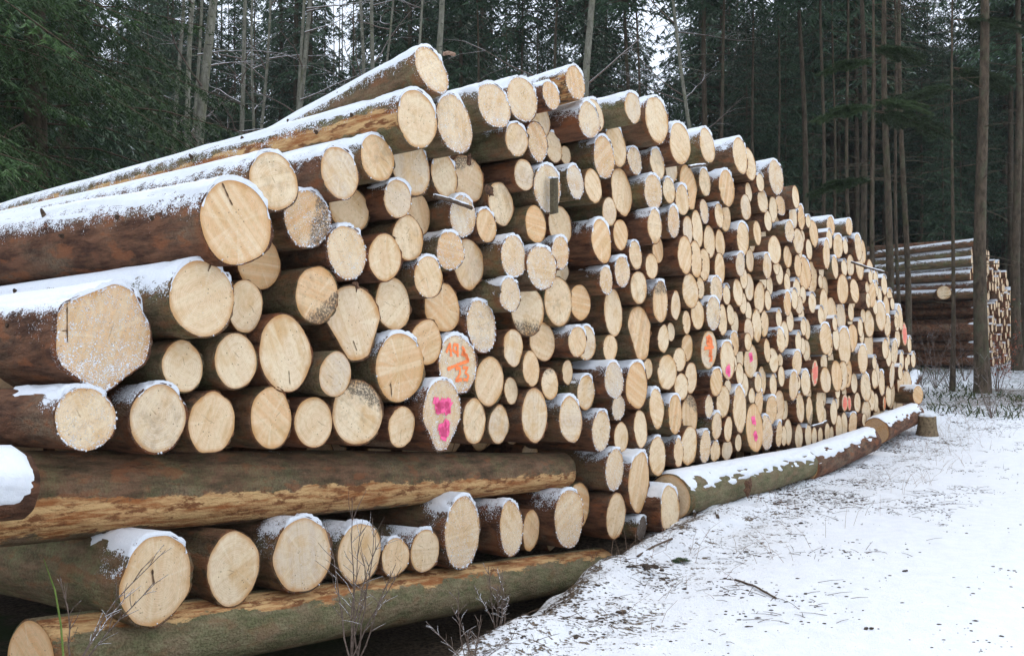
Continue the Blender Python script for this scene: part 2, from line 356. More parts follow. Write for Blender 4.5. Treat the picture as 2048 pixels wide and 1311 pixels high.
SN = m_snow(); WOOD = m_wood(); WOODD = m_wood(True); WOODO = m_wood(False, True); BARK = m_bark()
M_ORANGE = m_plain('orange_spray_paint', (.95, .20, .05), (1., .30, .10), 80, .5, .001)
M_PINK = m_plain('pink_spray_paint', (.92, .09, .26), (1., .16, .36), 80, .5, .001)
M_RED = m_plain('red_spray_paint', (.85, .17, .10), (.90, .28, .20), 80, .5, .001)
M_TWIG = m_plain('twig_bark', (.05, .03, .02), (.13, .09, .06), 60)
M_TWIGS = m_plain('frosted_twig', (.09, .06, .045), (.2, .15, .12), 60, dust=.35)
M_STALK = m_plain('dry_stalk', (.22, .13, .09), (.36, .25, .18), 60)
M_GREEN = m_plain('green_stem', (.10, .16, .03), (.18, .24, .06), 60)
M_SOIL = m_plain('soil_clod', (.03, .022, .016), (.11, .08, .06), 60)
M_LEAF = m_plain('dry_beech_leaf', (.16, .04, .02), (.28, .09, .045), 30)
M_SPRUCE = m_trunk('spruce_trunk_bark', (.045, .032, .021), (.125, .092, .062), (.095, .092, .055))
M_BEECH = m_trunk('pale_trunk_bark', (.16, .15, .115), (.33, .32, .25), (.2, .2, .12), True)
M_ND_NEAR = m_needles('needles_near', (.024, .052, .018), (.055, .105, .028), (.085, .145, .04), .0)
M_ND_MID = m_needles('needles_frosted', (.026, .052, .028), (.052, .092, .046), (.078, .125, .062), .22)
M_ND_BOUGH = m_needles('needles_bough', (.035, .058, .022), (.058, .09, .034), (.08, .115, .045), .05)  # needle green of the young spruce boughs and the torn sprig
M_GROUND = m_ground()

# ------------------------------------------------------------------ ground
def lines(a, b, step, lo, hi, grow=1.13):
    x = list(np.arange(a, b, step)); s = step; q = x[0]
    L = []
    while q > lo: s *= grow; q -= s; L.append(q)
    s = step; q = x[-1]; R = []
    while q < hi: s *= grow; q += s; R.append(q)
    return np.array(L[::-1]+x+R)
gx = lines(-2.2, 6.5, .035, -260, 260); gy = lines(4.2, 14.5, .04, -30, 480)
GX, GY = np.meshgrid(gx, gy); GZ = ground_z(GX, GY)
nx, ny = len(gx), len(gy)
idx = np.arange(nx*ny).reshape(ny, nx)
fc = np.stack([idx[:-1, :-1], idx[:-1, 1:], idx[1:, 1:], idx[1:, :-1]], -1).reshape(-1, 4)
vs = np.stack([GX, GY, GZ], -1).reshape(-1, 3)
gm = mesh('ground', vs, fc, M_GROUND)
t_, s_ = st(GX, GY); e_ = np.interp(t_, EDT, EDV)+.32*(fbm(t_*1.1+40, s_*1.3, 71, 3)-.5)+.12*(fbm(t_*5, s_*5, 72, 3)-.5)
inpile = sstep(-9.6, -9.2, t_)*sstep(9.2, 8.9, t_)*sstep(-6.2, -5.8, s_)
soil = inpile*sstep(e_-.10, e_-.26, s_)*sstep(1.0, -.5, t_) + inpile*sstep(.1, -.3, s_)
soil = np.clip(soil, 0, 1)
verge = np.exp(-((s_-e_-.55)/.55)**2)
track = np.exp(-((s_-3.0)/.5)**2)+.8*np.exp(-((s_-5.0)/.4)**2)+.5*np.exp(-((s_-1.75)/.35)**2)
litter = .40*verge*(.4+fbm(GX*1.5, GY*1.5, 21)) + .48*np.exp(-((s_-e_-.05)/.14)**2)*sstep(1, -1, t_) + .33*track*(fbm(GX*.9, GY*.9, 31)) + .06
road = sstep(.2, .8, s_)
forest = np.maximum(sstep(-.2, -1.2, s_), sstep(9.2, 10.5, t_)*sstep(2.6, 1.2, s_))
litter = litter*(1-forest) + forest*(.62+.5*(fbm(GX*.5, GY*.5, 44)-.5))
for nm, arr in (('litter', litter), ('soil', soil), ('green', forest)):
    a = gm.attributes.new(nm, 'FLOAT', 'POINT'); a.data.foreach_set('value', arr.astype(np.float32).ravel())
ground = obj('ground', gm); tag(ground, kind='structure')

# ------------------------------------------------------------------ logs
def shape(r, asp, seed, flats=(), amp=1.):
    q = random.Random(seed); hs = [(k, q.uniform(-1, 1)*a*amp, q.uniform(0, 6.28)) for k, a in ((2, .022), (3, .022), (4, .014), (5, .012), (7, .008), (11, .005))]
    ax = max(.85, min(1.15, asp))
    def R(a):          # a: angle, 0 = up, positive to the right; returns x, z
        m = r*(1+sum(A*cos(k*a+f) for k, A, f in hs))
        for (fa, fk) in flats:
            c_ = cos(a-fa)
            if c_ > .05: m = min(m, r*fk/c_)
        return m*sin(a)*ax, m*cos(a)
    return R

def make_log(r, asp, L, seed, fl, flats=(), amp=1., n=None, caplen=None, smat=None, lite=False):
    q = random.Random(seed*7+1); R = shape(r, asp, seed, flats, amp)
    n = n or (56 if r > .15 else 44)
    ys = [0, .012, .04, .1, .2, .35, .55, .8, 1.15, 1.6, 2.2, 3., 4., L]
    tx, tz = q.uniform(-.09, .09), q.uniform(-.07, .07)
    A = [2*pi*k/n for k in range(n)]; P = [R(a) for a in A]
    V = []; Fc = []
    jag = [q.gauss(0, .004)+.004*sin(5*a+seed) for a in A]
    for j, y in enumerate(ys):
        fx = (1+.05*math.exp(-y/.3))/1.05*(1-.014*y)
        for k, (x, z) in enumerate(P):
            b = 1+q.uniform(-.008, .008)+.012*sin(y*3.1+A[k]*3+seed)
            w_ = max(0, 1-y/.3)
            V.append((x*fx*b, y+(tx*x+tz*z)*w_+(jag[k] if j == 0 else 0), z*fx*b))
    for j in range(len(ys)-1):
        for k in range(n):
            Fc.append((j*n+k, j*n+(k+1) % n, (j+1)*n+(k+1) % n, (j+1)*n+k))
    # bark thickness turning in to the wood
    b0 = len(V); bt = q.uniform(.945, .965)
    for k, (x, z) in enumerate(P): V.append((x*bt, (tx*x+tz*z)+.003, z*bt))
    for k in range(n): Fc.append((k, b0+k, b0+(k+1) % n, (k+1) % n))
    e0 = (len(ys)-1)*n; Fc.append(tuple(e0+k for k in range(n)))
    bark = mesh('log', V, Fc, BARK)
    V = [(0, .0, 0)]; U = [(0, 0)]; Fc = []
    rings = [.2, .45, .7, .86, .94, 1.]
    for rr in rings:
        for k, (x, z) in enumerate(P):
            m = rr*(bt+.006); V.append((x*m, tx*x*m+tz*z*m+q.uniform(-.0012, .0012), z*m)); U.append((rr, k/n if k < n/2 else k/n))
    for k in range(n): Fc.append((0, 1+k, 1+(k+1) % n))
    for j in range(len(rings)-1):
        for k in range(n):
            Fc.append((1+j*n+k, 1+(j+1)*n+k, 1+(j+1)*n+(k+1) % n, 1+j*n+(k+1) % n))
    face = mesh('cut_face', V, Fc, smat or WOOD, uv=U)
    snow = None
    if 's' in fl or 'S' in fl:
        full = 'S' in fl
        A0 = radians(q.uniform(46, 60) if full else q.uniform(34, 54)); c0 = radians(q.uniform(-4, 8)); Ly = caplen or (L*.98 if full else q.uniform(.08, .24))
        if lite: A0 = radians(q.uniform(24, 34)); Ly = q.uniform(.04, .09)
        Tk = (q.uniform(.007, .012) if full else q.uniform(.008, .013))
        if r < .12: Tk *= .8
        na = 26; ysn = [0, .008, .02, .05, .09, .14, .2, .27, .35] + ([.5, .7, 1., 1.3, 1.7, 2.1, 2.6, 3.2, 3.9, 4.6, 4.98] if full else [.45])
        if full: ysn = [y for y in ysn if y <= L]
        sa = seed*1.7; amax = A0*1.35
        AA = [c0-amax+2*amax*i/(na-1) for i in range(na)]
        ya = np.array(ysn); aa = np.array(AA)
        GA, GYn = np.meshgrid(aa, ya)
        nz_ = fbm(GA*r*28+sa, GYn*14+sa, seed % 97, 3)-.5; nz2 = fbm(GA*r*110+sa, GYn*60, seed % 89, 2)-.5
        prof = 1-((GA-c0)/A0)**2 - np.clip(GYn/Ly, 0, 3)**3
        far_ = np.clip((GYn-.6)/2., 0, 1)*.55 if full else 0
        hgt = np.minimum(Tk, Tk*1.7*(prof-far_+nz_*(3.4 if full else 2.8)))*(1+nz2*.7)
        hgt = np.clip(hgt, -.02, .05)
        V = []; Fc = []
        for j, y in enumerate(ysn):
            fx = (1+.05*math.exp(-y/.3))/1.05*(1-.014*y); w_ = max(0, 1-y/.3)
            for i, a in enumerate(AA):
                x, z = R(a); d_ = math.hypot(x, z); hh = hgt[j, i]; m = fx+hh/d_
                yy = y+(tx*x+tz*z)*w_
                if j == 0: yy -= .004+max(0, hh)*.35
                V.append((x*m, yy, z*m+max(0, hh)*.25))
        for j in range(len(ysn)-1):
            for i in range(na-1): Fc.append((j*na+i, j*na+i+1, (j+1)*na+i+1, (j+1)*na+i))
        b0 = len(V)
        for i, a in enumerate(AA):
            x, z = R(a); V.append((x*.955, tx*x+tz*z-.001, z*.955))
        for i in range(na-1): Fc.append((b0+i, b0+i+1, i+1, i))
        snow = (V, Fc, AA[0], AA[-1])
    # grains and clumps of snow on the lower rim and face
    if snow is not None or 'f' in fl:
        mb = MB()
        if snow: mb.v = [Vector(p) for p in snow[0]]; mb.f = list(snow[1]); mb.m = [0]*len(snow[1])
        cnt = (22 if 'f' in fl else 3) if r > .1 else (8 if 'f' in fl else 2)
        for k in range(cnt):
            a = q.gauss(pi*q.choice([.75, .9, 1.1, 1.25, .45]), .35); x, z = R(a); m = q.choice([.97, .95, .98, .93, q.uniform(.6, .95)])
            if 'f' not in fl and m < .93: continue
            mb.lump((x*m, tx*x*m+tz*z*m-.001, z*m), q.uniform(.0018, .005)*(1.3 if m > .93 else 1), 0, seed+k, (1, .8, 1))
        me = mesh('snow_cap', mb.v, mb.f, SN, midx=mb.m)
        return bark, face, me, (R, tx, tz)
    return bark, face, None, (R, tx, tz)

def put_log(P, r, asp, L, seed, fl, tilt, az=PHI, name='log', **kw):
    bark, face, snow, info = make_log(r, asp, L, seed, fl, **kw)
    o = obj(name, bark, None, P, (-tilt, 0, az)); o.rotation_mode = 'XYZ'
    f = obj('cut_face', face, o)
    frost = .95 if 'f' in fl else .3 if ('s' in fl or 'S' in fl) else .0
    q = random.Random(seed)
    full = 'S' in fl
    o['snow'] = 1. if full else .85 if 's' in fl else .12; o['snowlen'] = 40. if full else q.uniform(.2, .5) if 's' in fl else .12
    o['frost'] = frost; o['moss'] = q.choice([0., .2, .6]); o['peel'] = 0.; o['bz'] = 0.; o['bw'] = 0.; o['bside'] = 1.
    f['frost'] = frost*q.uniform(.8, 1.1); f['stain'] = 0.; f['stx'] = 1.; f['stz'] = -1.
    if 'd' in fl: f['stain'] = 1.; f['stx'] = q.uniform(-1, 1); f['stz'] = q.choice([-1., 1.])
    s = obj('snow_cap', snow, o) if snow else None
    return o, f, s, info

def paint(face_obj, info, strokes, rad, mat, name='paint_mark', wob=.15):
    R, tx, tz = info; mb = MB(); q = random.Random(len(strokes))
    for stx in strokes:
        pts = []
        for i in range(len(stx)-1):
            (x0, z0), (x1, z1) = stx[i], stx[i+1]; L = math.hypot(x1-x0, z1-z0); m = max(2, int(L/.008))
            for k in range(m): pts.append((x0+(x1-x0)*k/m, z0+(z1-z0)*k/m))
        pts.append(stx[-1]); b = len(mb.v)
        for i, (x, z) in enumerate(pts):
            a = pts[max(0, i-1)]; c = pts[min(len(pts)-1, i+1)]; dx, dz = c[0]-a[0], c[1]-a[1]; l = math.hypot(dx, dz) or 1
            w_ = rad*(1+q.uniform(-wob, wob)*2); px, pz = -dz/l*w_, dx/l*w_
            for s_ in (-1, 1):
                X, Z_ = x+px*s_, z+pz*s_; mb.v.append(Vector((X, tx*X+tz*Z_-.0035, Z_)))
        for i in range(len(pts)-1): mb.f.append((b+2*i, b+2*i+1, b+2*i+3, b+2*i+2)); mb.m.append(0)
    return mb.build(name, [mat], face_obj, smooth=False)

LOGS=[
(-6.093, 1.231, 0.133, 1.04, 0.081, 'sf', 'capA', 'round log end with thick lumpy snow rim directly under the huge squared one'),
(-5.921, 1.563, 0.237, 1.11, -0.031, 'Sfq', 'squared', 'huge squared log end dusted with snow at the far left of the pile'),
(-5.756, 0.514, 0.197, 1.06, 0.1, 's', 'bigbottom', 'largest log of the bottom row, with a broad snow patch beside its face'),
(-5.666, 1.2, 0.158, 0.98, 0.0, 's', '', 'medium snow-rimmed log end, nearest down right of the huge squared log end'),
(-5.488, 1.424, 0.124, 0.94, -0.05, 'k', '', 'medium cracked log end, nearest below the large log beside the squared end'),
(-5.476, 1.734, 0.178, 1.0, 0.068, 'S', 'leftlarge', 'large clean log end tucked under the huge protruding log, snow along its top'),
(-5.359, 1.158, 0.147, 0.96, 0.0, 'D', '', 'medium bare log end, nearest down left of the large oval ringed log end'),
(-5.35, 2.083, 0.204, 0.99, 0.152, 'S', 'huge', 'huge protruding log end at upper left with snow along its whole dark trunk'),
(-5.226, 0.456, 0.18, 0.91, 0.0, 'D', '', 'large bare log end, nearest right of the biggest bottom-row log'),
(-5.211, 1.443, 0.138, 0.95, 0.0, '', '', 'medium bare log end, nearest left of the large oval ringed log end'),
(-5.083, 1.708, 0.133, 0.91, -0.073, '', '', 'medium bare log end, nearest right of the large log beside the squared end'),
(-5.06, 2.31, 0.147, 1.05, 0.1, 'S', '', 'medium snow-rimmed log end, nearest up left of the log end with black fungus'),
(-4.991, 1.156, 0.157, 0.88, 0.011, '', '', 'medium bare log end, nearest below the large oval ringed log end'),
(-4.901, 1.935, 0.143, 1.05, -0.167, '', '', 'medium bare log end, nearest down right of the huge protruding upper-left log'),
(-4.873, 1.473, 0.196, 0.97, -0.008, 'r', 'ringed', 'large oval log end with a clear growth ring in its middle'),
(-4.778, 0.443, 0.19, 1.04, 0.02, 's', '', 'large snow-rimmed log end, second nearest below the small bright fresh log end'),
(-4.701, 2.164, 0.154, 1.14, -0.021, 'sdf', 'fungus', 'striped log end with black fungus patch on its right edge'),
(-4.679, 1.112, 0.133, 0.98, 0.0, '', '', 'medium bare log end, nearest down left of the small bright fresh log end'),
(-4.653, 1.771, 0.153, 1.04, 0.0, 'd', 'blackbottom', 'log end with a black stain at its lower right edge'),
(-4.571, 1.357, 0.123, 0.99, 0.052, '', 'bright', 'small very bright freshly cut log end beside the large ringed one'),
(-4.526, 2.418, 0.143, 1.01, 0.043, 'S', '', 'medium snow-rimmed log end, nearest up right of the log end with black fungus'),
(-4.422, 2.006, 0.149, 1.1, 0.001, 'sf', '', 'medium snow-rimmed log end, nearest up right of the log with black-stained lower edge'),
(-4.355, 1.142, 0.177, 1.09, 0.018, 'd', 'greymold', 'grey log end with black mould specks near its top, resting on the long cross log'),
(-4.317, 0.372, 0.167, 1.01, 0.0, 's', '', 'medium snow-rimmed log end, nearest below the black-speckled grey log end'),
(-4.313, 1.628, 0.216, 0.97, -0.041, 'q2', 'pearshape', 'tall pear-shaped log end that narrows to a point at the bottom'),
(-4.243, 2.266, 0.134, 1.2, -0.141, '', '', 'medium bare log end, nearest right of the log end with black fungus'),
(-4.24, 2.532, 0.133, 0.99, 0.06, 'S', '', 'medium snow-rimmed log end, nearest down left of the peeled log under the topmost'),
(-4.107, 1.996, 0.14, 1.03, 0.004, 'k', '', 'medium cracked log end, second nearest up right of the tall pear-shaped log end'),
(-4.055, 2.762, 0.166, 1.04, 0.193, 'S', 'toppeeled', 'big log just under the topmost one, bark partly peeled along its length'),
(-4.009, 0.297, 0.111, 1.14, 0.0, 's', '', 'small snow-rimmed log end, nearest left of the tall bottom-row log'),
(-4.001, 2.335, 0.115, 1.02, 0.009, 's', '', 'small snow-rimmed log end, second nearest below the peeled log under the topmost'),
(-3.993, 1.038, 0.12, 1.04, 0.032, '', '', 'medium bare log end, nearest below the large oval left of orange numbers'),
(-3.99, 1.376, 0.202, 1.02, 0.019, 's', 'largemid', 'large clean oval log end with a dark slot low on its left side'),
(-3.946, 1.74, 0.159, 0.91, -0.07, '', '', 'medium bare log end, nearest above the large oval left of orange numbers'),
(-3.866, 3.077, 0.146, 1.17, 0.15, 'Sf', 'topmost', 'topmost log of the pile, snowy and frosted, with a broken stub beside it'),
(-3.857, 2.124, 0.138, 1.03, -0.029, '', '', 'medium bare log end, nearest left of the snow-striped oval log end'),
(-3.802, 2.548, 0.179, 0.96, -0.052, 'S', '', 'large snow-rimmed log end, nearest below the peeled log under the topmost'),
(-3.737, 0.286, 0.131, 1.0, 0.002, 's', '', 'medium snow-rimmed log end, nearest down left of the tall bottom-row log'),
(-3.719, 1.9, 0.127, 1.02, 0.014, 'sr', '', 'medium snow-rimmed log end, nearest down left of the snow-striped oval log end'),
(-3.68, 1.515, 0.14, 0.98, -0.031, '', '', 'medium bare log end, nearest up right of the large oval left of orange numbers'),
(-3.666, 1.088, 0.218, 0.94, 0.074, 'Psf', 'pink', 'frosted log end with two pink paint marks, pointed at the bottom'),
(-3.588, 2.29, 0.133, 0.95, -0.164, '', '', 'medium bare log end, nearest up left of the snow-striped oval log end'),
(-3.574, 2.82, 0.178, 1.16, 0.099, 'sf', '', 'large snow-rimmed log end, nearest right of the peeled log under the topmost'),
(-3.473, 2.07, 0.121, 1.1, -0.006, 'sf', 'striped', 'oval log end with snow lying in the slanted saw grooves'),
(-3.432, 1.728, 0.157, 1.05, -0.097, '', '', 'medium bare log end, nearest below the snow-striped oval log end'),
(-3.423, 2.544, 0.151, 0.93, -0.089, 'sk', '', 'medium cracked log end, nearest up left of the log crossed by the stick'),
(-3.393, 0.343, 0.228, 0.92, 0.028, 'sf', 'bigrow1', 'tall snow-rimmed log in the bottom row with a speckled face'),
(-3.393, 1.375, 0.185, 1.0, -0.007, 'Osf', 'orange', 'log end sprayed with orange numbers 19 over 23'),
(-3.326, 2.295, 0.132, 1.04, -0.018, 'sf', 'stick', 'frosted log end with a snowy stick lying across it'),
(-3.196, 1.011, 0.15, 0.9, -0.022, '', '', 'medium bare log end, nearest right of the log with two big pink marks'),
(-3.167, 2.007, 0.163, 1.11, -0.083, '', '', 'medium bare log end, nearest down right of the snow-striped oval log end'),
(-3.124, 1.611, 0.172, 1.01, -0.016, 'sf', '', 'large snow-rimmed log end, nearest up right of the log with orange 19 and 23'),
(-3.122, 3.009, 0.147, 1.2, 0.08, 'Sf', '', 'medium snow-rimmed log end, second nearest above the log with torn bark chunk'),
(-3.1, 2.564, 0.153, 1.08, -0.143, 'd', '', 'medium dark-stained log end, nearest above the log crossed by the stick'),
(-3.036, 2.26, 0.115, 1.03, -0.038, 's', '', 'medium snow-rimmed log end, nearest down left of the log with torn bark chunk'),
(-3.017, 1.255, 0.168, 0.94, -0.028, '', '', 'medium bare log end, nearest down right of the log with orange 19 and 23'),
(-2.926, 1.815, 0.111, 1.08, 0.072, 'sf', '', 'small snow-rimmed log end, second nearest below the log with torn bark chunk'),
(-2.874, 0.964, 0.13, 0.94, -0.05, '', '', 'medium bare log end, second nearest down right of the log with orange 19 and 23'),
(-2.861, 2.066, 0.145, 1.03, 0.058, 'sf', '', 'medium snow-rimmed log end, nearest below the log with torn bark chunk'),
(-2.823, 2.423, 0.148, 1.07, -0.068, '', 'barkchunk', 'log end half hidden by a torn chunk of bark at its upper left'),
(-2.812, 2.839, 0.113, 1.2, 0.05, 's', '', 'small snow-rimmed log end, nearest above the log with torn bark chunk'),
(-2.799, 0.275, 0.186, 0.86, 0.0, 'sf', '', 'large snow-rimmed log end, nearest right of the tall bottom-row log'),
(-2.776, 1.47, 0.128, 0.9, 0.0, '', '', 'medium bare log end, nearest right of the log with orange 19 and 23'),
(-2.742, 3.117, 0.151, 1.2, 0.05, 'Sf', '', 'medium snow-rimmed log end, nearest left of the peeled middle top log'),
(-2.695, 1.178, 0.094, 0.92, -0.07, '', '', 'small bare log end, third nearest down right of the log with orange 19 and 23'),
(-2.664, 2.627, 0.107, 1.09, 0.015, '', '', 'small bare log end, nearest up left of the log with dark bark block'),
(-2.571, 2.007, 0.152, 1.12, 0.096, 'sf', '', 'medium snow-rimmed log end, second nearest down right of the log with torn bark chunk'),
(-2.553, 1.324, 0.123, 0.88, -0.0, 'D', '', 'medium bare log end, second nearest down left of the split-looking pair of logs'),
(-2.542, 2.305, 0.131, 1.03, 0.031, '', '', 'medium bare log end, nearest below the log with dark bark block'),
(-2.49, 1.002, 0.196, 0.85, -0.01, '', '', 'large bare log end, nearest up right of the tall bottom-row log'),
(-2.473, 2.881, 0.142, 0.95, 0.0, 'f', '', 'medium frosted log end, second nearest above the log with dark bark block'),
(-2.445, 3.191, 0.1, 1.04, 0.094, 'Sf', '', 'small snow-rimmed log end, nearest down left of the peeled middle top log'),
(-2.437, 1.72, 0.179, 1.05, -0.099, 'd', '', 'large dark-stained log end, second nearest up left of the split-looking pair of logs'),
(-2.384, 2.568, 0.174, 1.05, 0.029, 'sfB', 'block', 'frosted log end with a dark bark block standing on its face'),
(-2.378, 0.187, 0.147, 0.8, -0.109, '', '', 'medium bare log end, second nearest right of the tall bottom-row log'),
(-2.271, 1.207, 0.116, 0.94, -0.02, 'd', '', 'medium dark-stained log end, nearest down left of the split-looking pair of logs'),
(-2.238, 3.084, 0.143, 0.94, -0.12, 's', '', 'medium snow-rimmed log end, second nearest down left of the peeled middle top log'),
(-2.207, 1.504, 0.142, 1.09, -0.119, '', '', 'medium bare log end, nearest left of the split-looking pair of logs'),
(-2.195, 2.132, 0.12, 1.03, 0.02, 'sf', '', 'medium snow-rimmed log end, third nearest below the log with dark bark block'),
(-2.119, 3.339, 0.122, 1.2, 0.1, 'Sf', 'topright', 'frosted log sticking out at the top with reddish peeled bark on its side'),
(-2.078, 1.791, 0.184, 0.95, -0.065, '', '', 'large bare log end, nearest up left of the split-looking pair of logs'),
(-2.074, 2.906, 0.116, 0.95, -0.108, 's', '', 'medium snow-rimmed log end, nearest above the log with dark bark block'),
(-2.064, 0.945, 0.171, 0.86, 0.03, 's', '', 'large snow-rimmed log end, second nearest down left of the log with thick snow lump'),
(-2.048, 0.234, 0.213, 0.89, 0.009, 'sf', '', 'large snow-rimmed log end, second nearest left of the small weathered grey stub'),
(-2.034, 2.648, 0.127, 0.91, 0.05, 'sf', '', 'medium snow-rimmed log end, nearest right of the log with dark bark block'),
(-1.961, 2.346, 0.154, 1.0, -0.12, '', '', 'medium bare log end, second nearest below the log with dark bark block'),
(-1.941, 1.501, 0.115, 1.12, 0.015, 's', 'double', 'snow-capped front log end overlapping another like a split pair'),
(-1.928, 1.276, 0.093, 0.81, -0.076, '', '', 'small bare log end, nearest below the split-looking pair of logs'),
(-1.926, 3.103, 0.129, 1.2, 0.104, 'Sf', '', 'medium snow-rimmed log end, nearest below the peeled middle top log'),
(-1.829, 2.885, 0.073, 1.2, -0.15, 'd', '', 'small dark-stained log end, nearest up right of the log with dark bark block'),
(-1.802, 2.03, 0.095, 1.2, -0.2, '', '', 'small bare log end, second nearest above the split-looking pair of logs'),
(-1.781, 1.123, 0.132, 0.92, -0.003, 's', '', 'medium snow-rimmed log end, nearest down left of the log with thick snow lump'),
(-1.764, 1.791, 0.139, 0.98, -0.062, '', '', 'medium bare log end, nearest above the split-looking pair of logs'),
(-1.684, 2.661, 0.133, 1.07, 0.005, '', '', 'medium bare log end, second nearest right of the log with dark bark block'),
(-1.683, 0.276, 0.168, 0.82, -0.113, '', '', 'medium bare log end, nearest left of the tall oval log above grey stub'),
(-1.682, 1.488, 0.135, 1.07, -0.057, 's', '', 'medium snow-rimmed log end, nearest right of the split-looking pair of logs'),
(-1.648, 3.195, 0.129, 1.07, 0.0, 's', '', 'medium snow-rimmed log end, nearest down right of the peeled middle top log'),
(-1.643, 0.832, 0.159, 0.81, 0.05, 'sf', '', 'medium snow-rimmed log end, second nearest below the log with thick snow lump'),
(-1.636, 2.252, 0.172, 0.94, 0.05, 's', '', 'large snow-rimmed log end, nearest down right of the log with dark bark block'),
(-1.58, 1.958, 0.107, 1.06, 0.058, 'sf', '', 'small snow-rimmed log end, second nearest up left of the long teardrop-shaped log end'),
(-1.53, 1.206, 0.142, 0.93, 0.099, 'sf', 'snowlump', 'frosted log end with a thick lump of snow behind its upper left rim'),
(-1.495, 2.899, 0.165, 1.02, -0.005, 'sf', '', 'medium snow-rimmed log end, second nearest down left of the mossy snow-topped log'),
(-1.43, 0.519, 0.171, 0.88, 0.052, 'sf', '', 'large snow-rimmed log end, nearest up left of the tall oval log above grey stub'),
(-1.381, 0.158, 0.18, 0.96, 0.038, '', '', 'large bare log end, nearest up left of the small weathered grey stub'),
(-1.348, 2.501, 0.115, 0.91, -0.036, '', '', 'small bare log end, second nearest left of the log with flat snow shelf'),
(-1.338, 1.443, 0.109, 1.2, -0.035, '', '', 'small bare log end, nearest above the log with thick snow lump'),
(-1.321, 3.29, 0.121, 1.07, 0.151, 'S', 'mossy', 'greenish mossy log sticking out near the top with full snow cover'),
(-1.28, 2.037, 0.124, 1.0, 0.04, 'sf', '', 'medium snow-rimmed log end, second nearest above the long teardrop-shaped log end'),
(-1.229, 1.722, 0.191, 0.95, -0.065, '', '', 'large bare log end, nearest up left of the long teardrop-shaped log end'),
(-1.213, 0.977, 0.105, 1.2, -0.028, 'f', '', 'small frosted log end, nearest below the log with thick snow lump'),
(-1.204, 2.332, 0.122, 0.87, -0.014, '', '', 'medium bare log end, nearest left of the log with flat snow shelf'),
(-1.179, 3.038, 0.175, 0.95, -0.064, 's', '', 'large snow-rimmed log end, nearest down left of the mossy snow-topped log'),
(-1.132, 0.735, 0.125, 0.99, -0.045, '', '', 'medium bare log end, nearest above the tall oval log above grey stub'),
(-1.07, 2.685, 0.2, 0.96, -0.074, '', '', 'large bare log end, nearest up left of the log with flat snow shelf'),
(-1.069, 0.386, 0.244, 0.8, 0.078, 's', 'ovalbase', 'tall oval log end at the foot of the pile above the grey stub'),
(-1.016, 0.01, 0.097, 1.01, 0.077, 'sdg', 'greystub', 'small weathered grey log stub on the ground at the foot of the pile'),
(-0.972, 2.184, 0.12, 0.84, 0.0, 's', '', 'medium snow-rimmed log end, nearest down left of the log with flat snow shelf'),
(-0.966, 1.14, 0.194, 0.93, 0.008, 's', 'tallsmooth', 'very tall smooth oval log end right of the thick snow lump'),
(-0.913, 1.926, 0.136, 1.0, 0.0, '', '', 'medium bare log end, nearest up left of the log with grey-smeared top'),
(-0.901, 2.954, 0.117, 1.1, -0.043, 'sf', '', 'medium snow-rimmed log end, nearest below the mossy snow-topped log'),
(-0.87, 0.784, 0.153, 0.87, -0.005, '', '', 'medium bare log end, nearest below the very tall smooth log end'),
(-0.844, 1.559, 0.226, 0.84, -0.023, 'q2', 'teardrop', 'long teardrop-shaped log end hanging to a point'),
(-0.785, 2.425, 0.148, 0.88, 0.08, 's', 'flatcap', 'narrow log end with a long flat snow shelf on its bark'),
(-0.746, 3.296, 0.2, 1.02, 0.08, 'S', 'tallclean', 'tall clean oval log end on the top edge right of the mossy log'),
(-0.745, 0.128, 0.208, 0.91, 0.197, 's', 'basehalf', 'snow-topped log half sunk in the snow at the foot of the pile'),
(-0.719, 2.714, 0.149, 1.11, 0.035, 'sf', '', 'medium snow-rimmed log end, nearest above the log with flat snow shelf'),
(-0.718, 2.106, 0.107, 0.94, 0.02, '', '', 'small bare log end, nearest above the log with grey-smeared top'),
(-0.597, 1.258, 0.089, 0.87, -0.073, '', '', 'small bare log end, nearest up right of the very tall smooth log end'),
(-0.593, 0.933, 0.17, 0.8, 0.007, 's', '', 'medium snow-rimmed log end, nearest down right of the very tall smooth log end'),
(-0.578, 2.966, 0.134, 0.98, 0.005, 's', '', 'medium snow-rimmed log end, nearest below the tall clean top log'),
(-0.564, 0.533, 0.169, 1.03, 0.0, 's', '', 'medium snow-rimmed log end, nearest up right of the tall oval log above grey stub'),
(-0.558, 1.819, 0.18, 0.98, 0.023, 'sd', 'barktop', 'oval log end with a grey smear across its upper half'),
(-0.406, 1.509, 0.122, 0.89, -0.02, 'k', '', 'medium cracked log end, nearest right of the long teardrop-shaped log end'),
(-0.384, 2.264, 0.117, 1.04, -0.081, '', '', 'medium bare log end, nearest below the log with flat snow shelf'),
(-0.382, 2.763, 0.115, 0.9, 0.02, 's', '', 'small snow-rimmed log end, second nearest above the log with flat snow shelf'),
(-0.365, 1.226, 0.152, 1.03, -0.004, '', '', 'medium bare log end, nearest down right of the long teardrop-shaped log end'),
(-0.322, 3.161, 0.179, 1.13, 0.095, 'S', '', 'large snow-rimmed log end, nearest down right of the tall clean top log'),
(-0.287, 2.506, 0.139, 1.06, 0.019, 'sf', '', 'medium snow-rimmed log end, nearest right of the log with flat snow shelf'),
(-0.28, 0.865, 0.174, 0.89, 0.031, 's', '', 'large snow-rimmed log end, second nearest down right of the very tall smooth log end'),
(-0.207, 1.794, 0.127, 0.92, 0.002, '', '', 'medium bare log end, nearest right of the log with grey-smeared top'),
(-0.202, 0.532, 0.129, 0.83, 0.026, 's', '', 'medium snow-rimmed log end, second nearest above the half-sunk log at the foot'),
(-0.119, 1.326, 0.106, 1.12, -0.003, '', '', 'small bare log end, second nearest left of the log with small orange signs'),
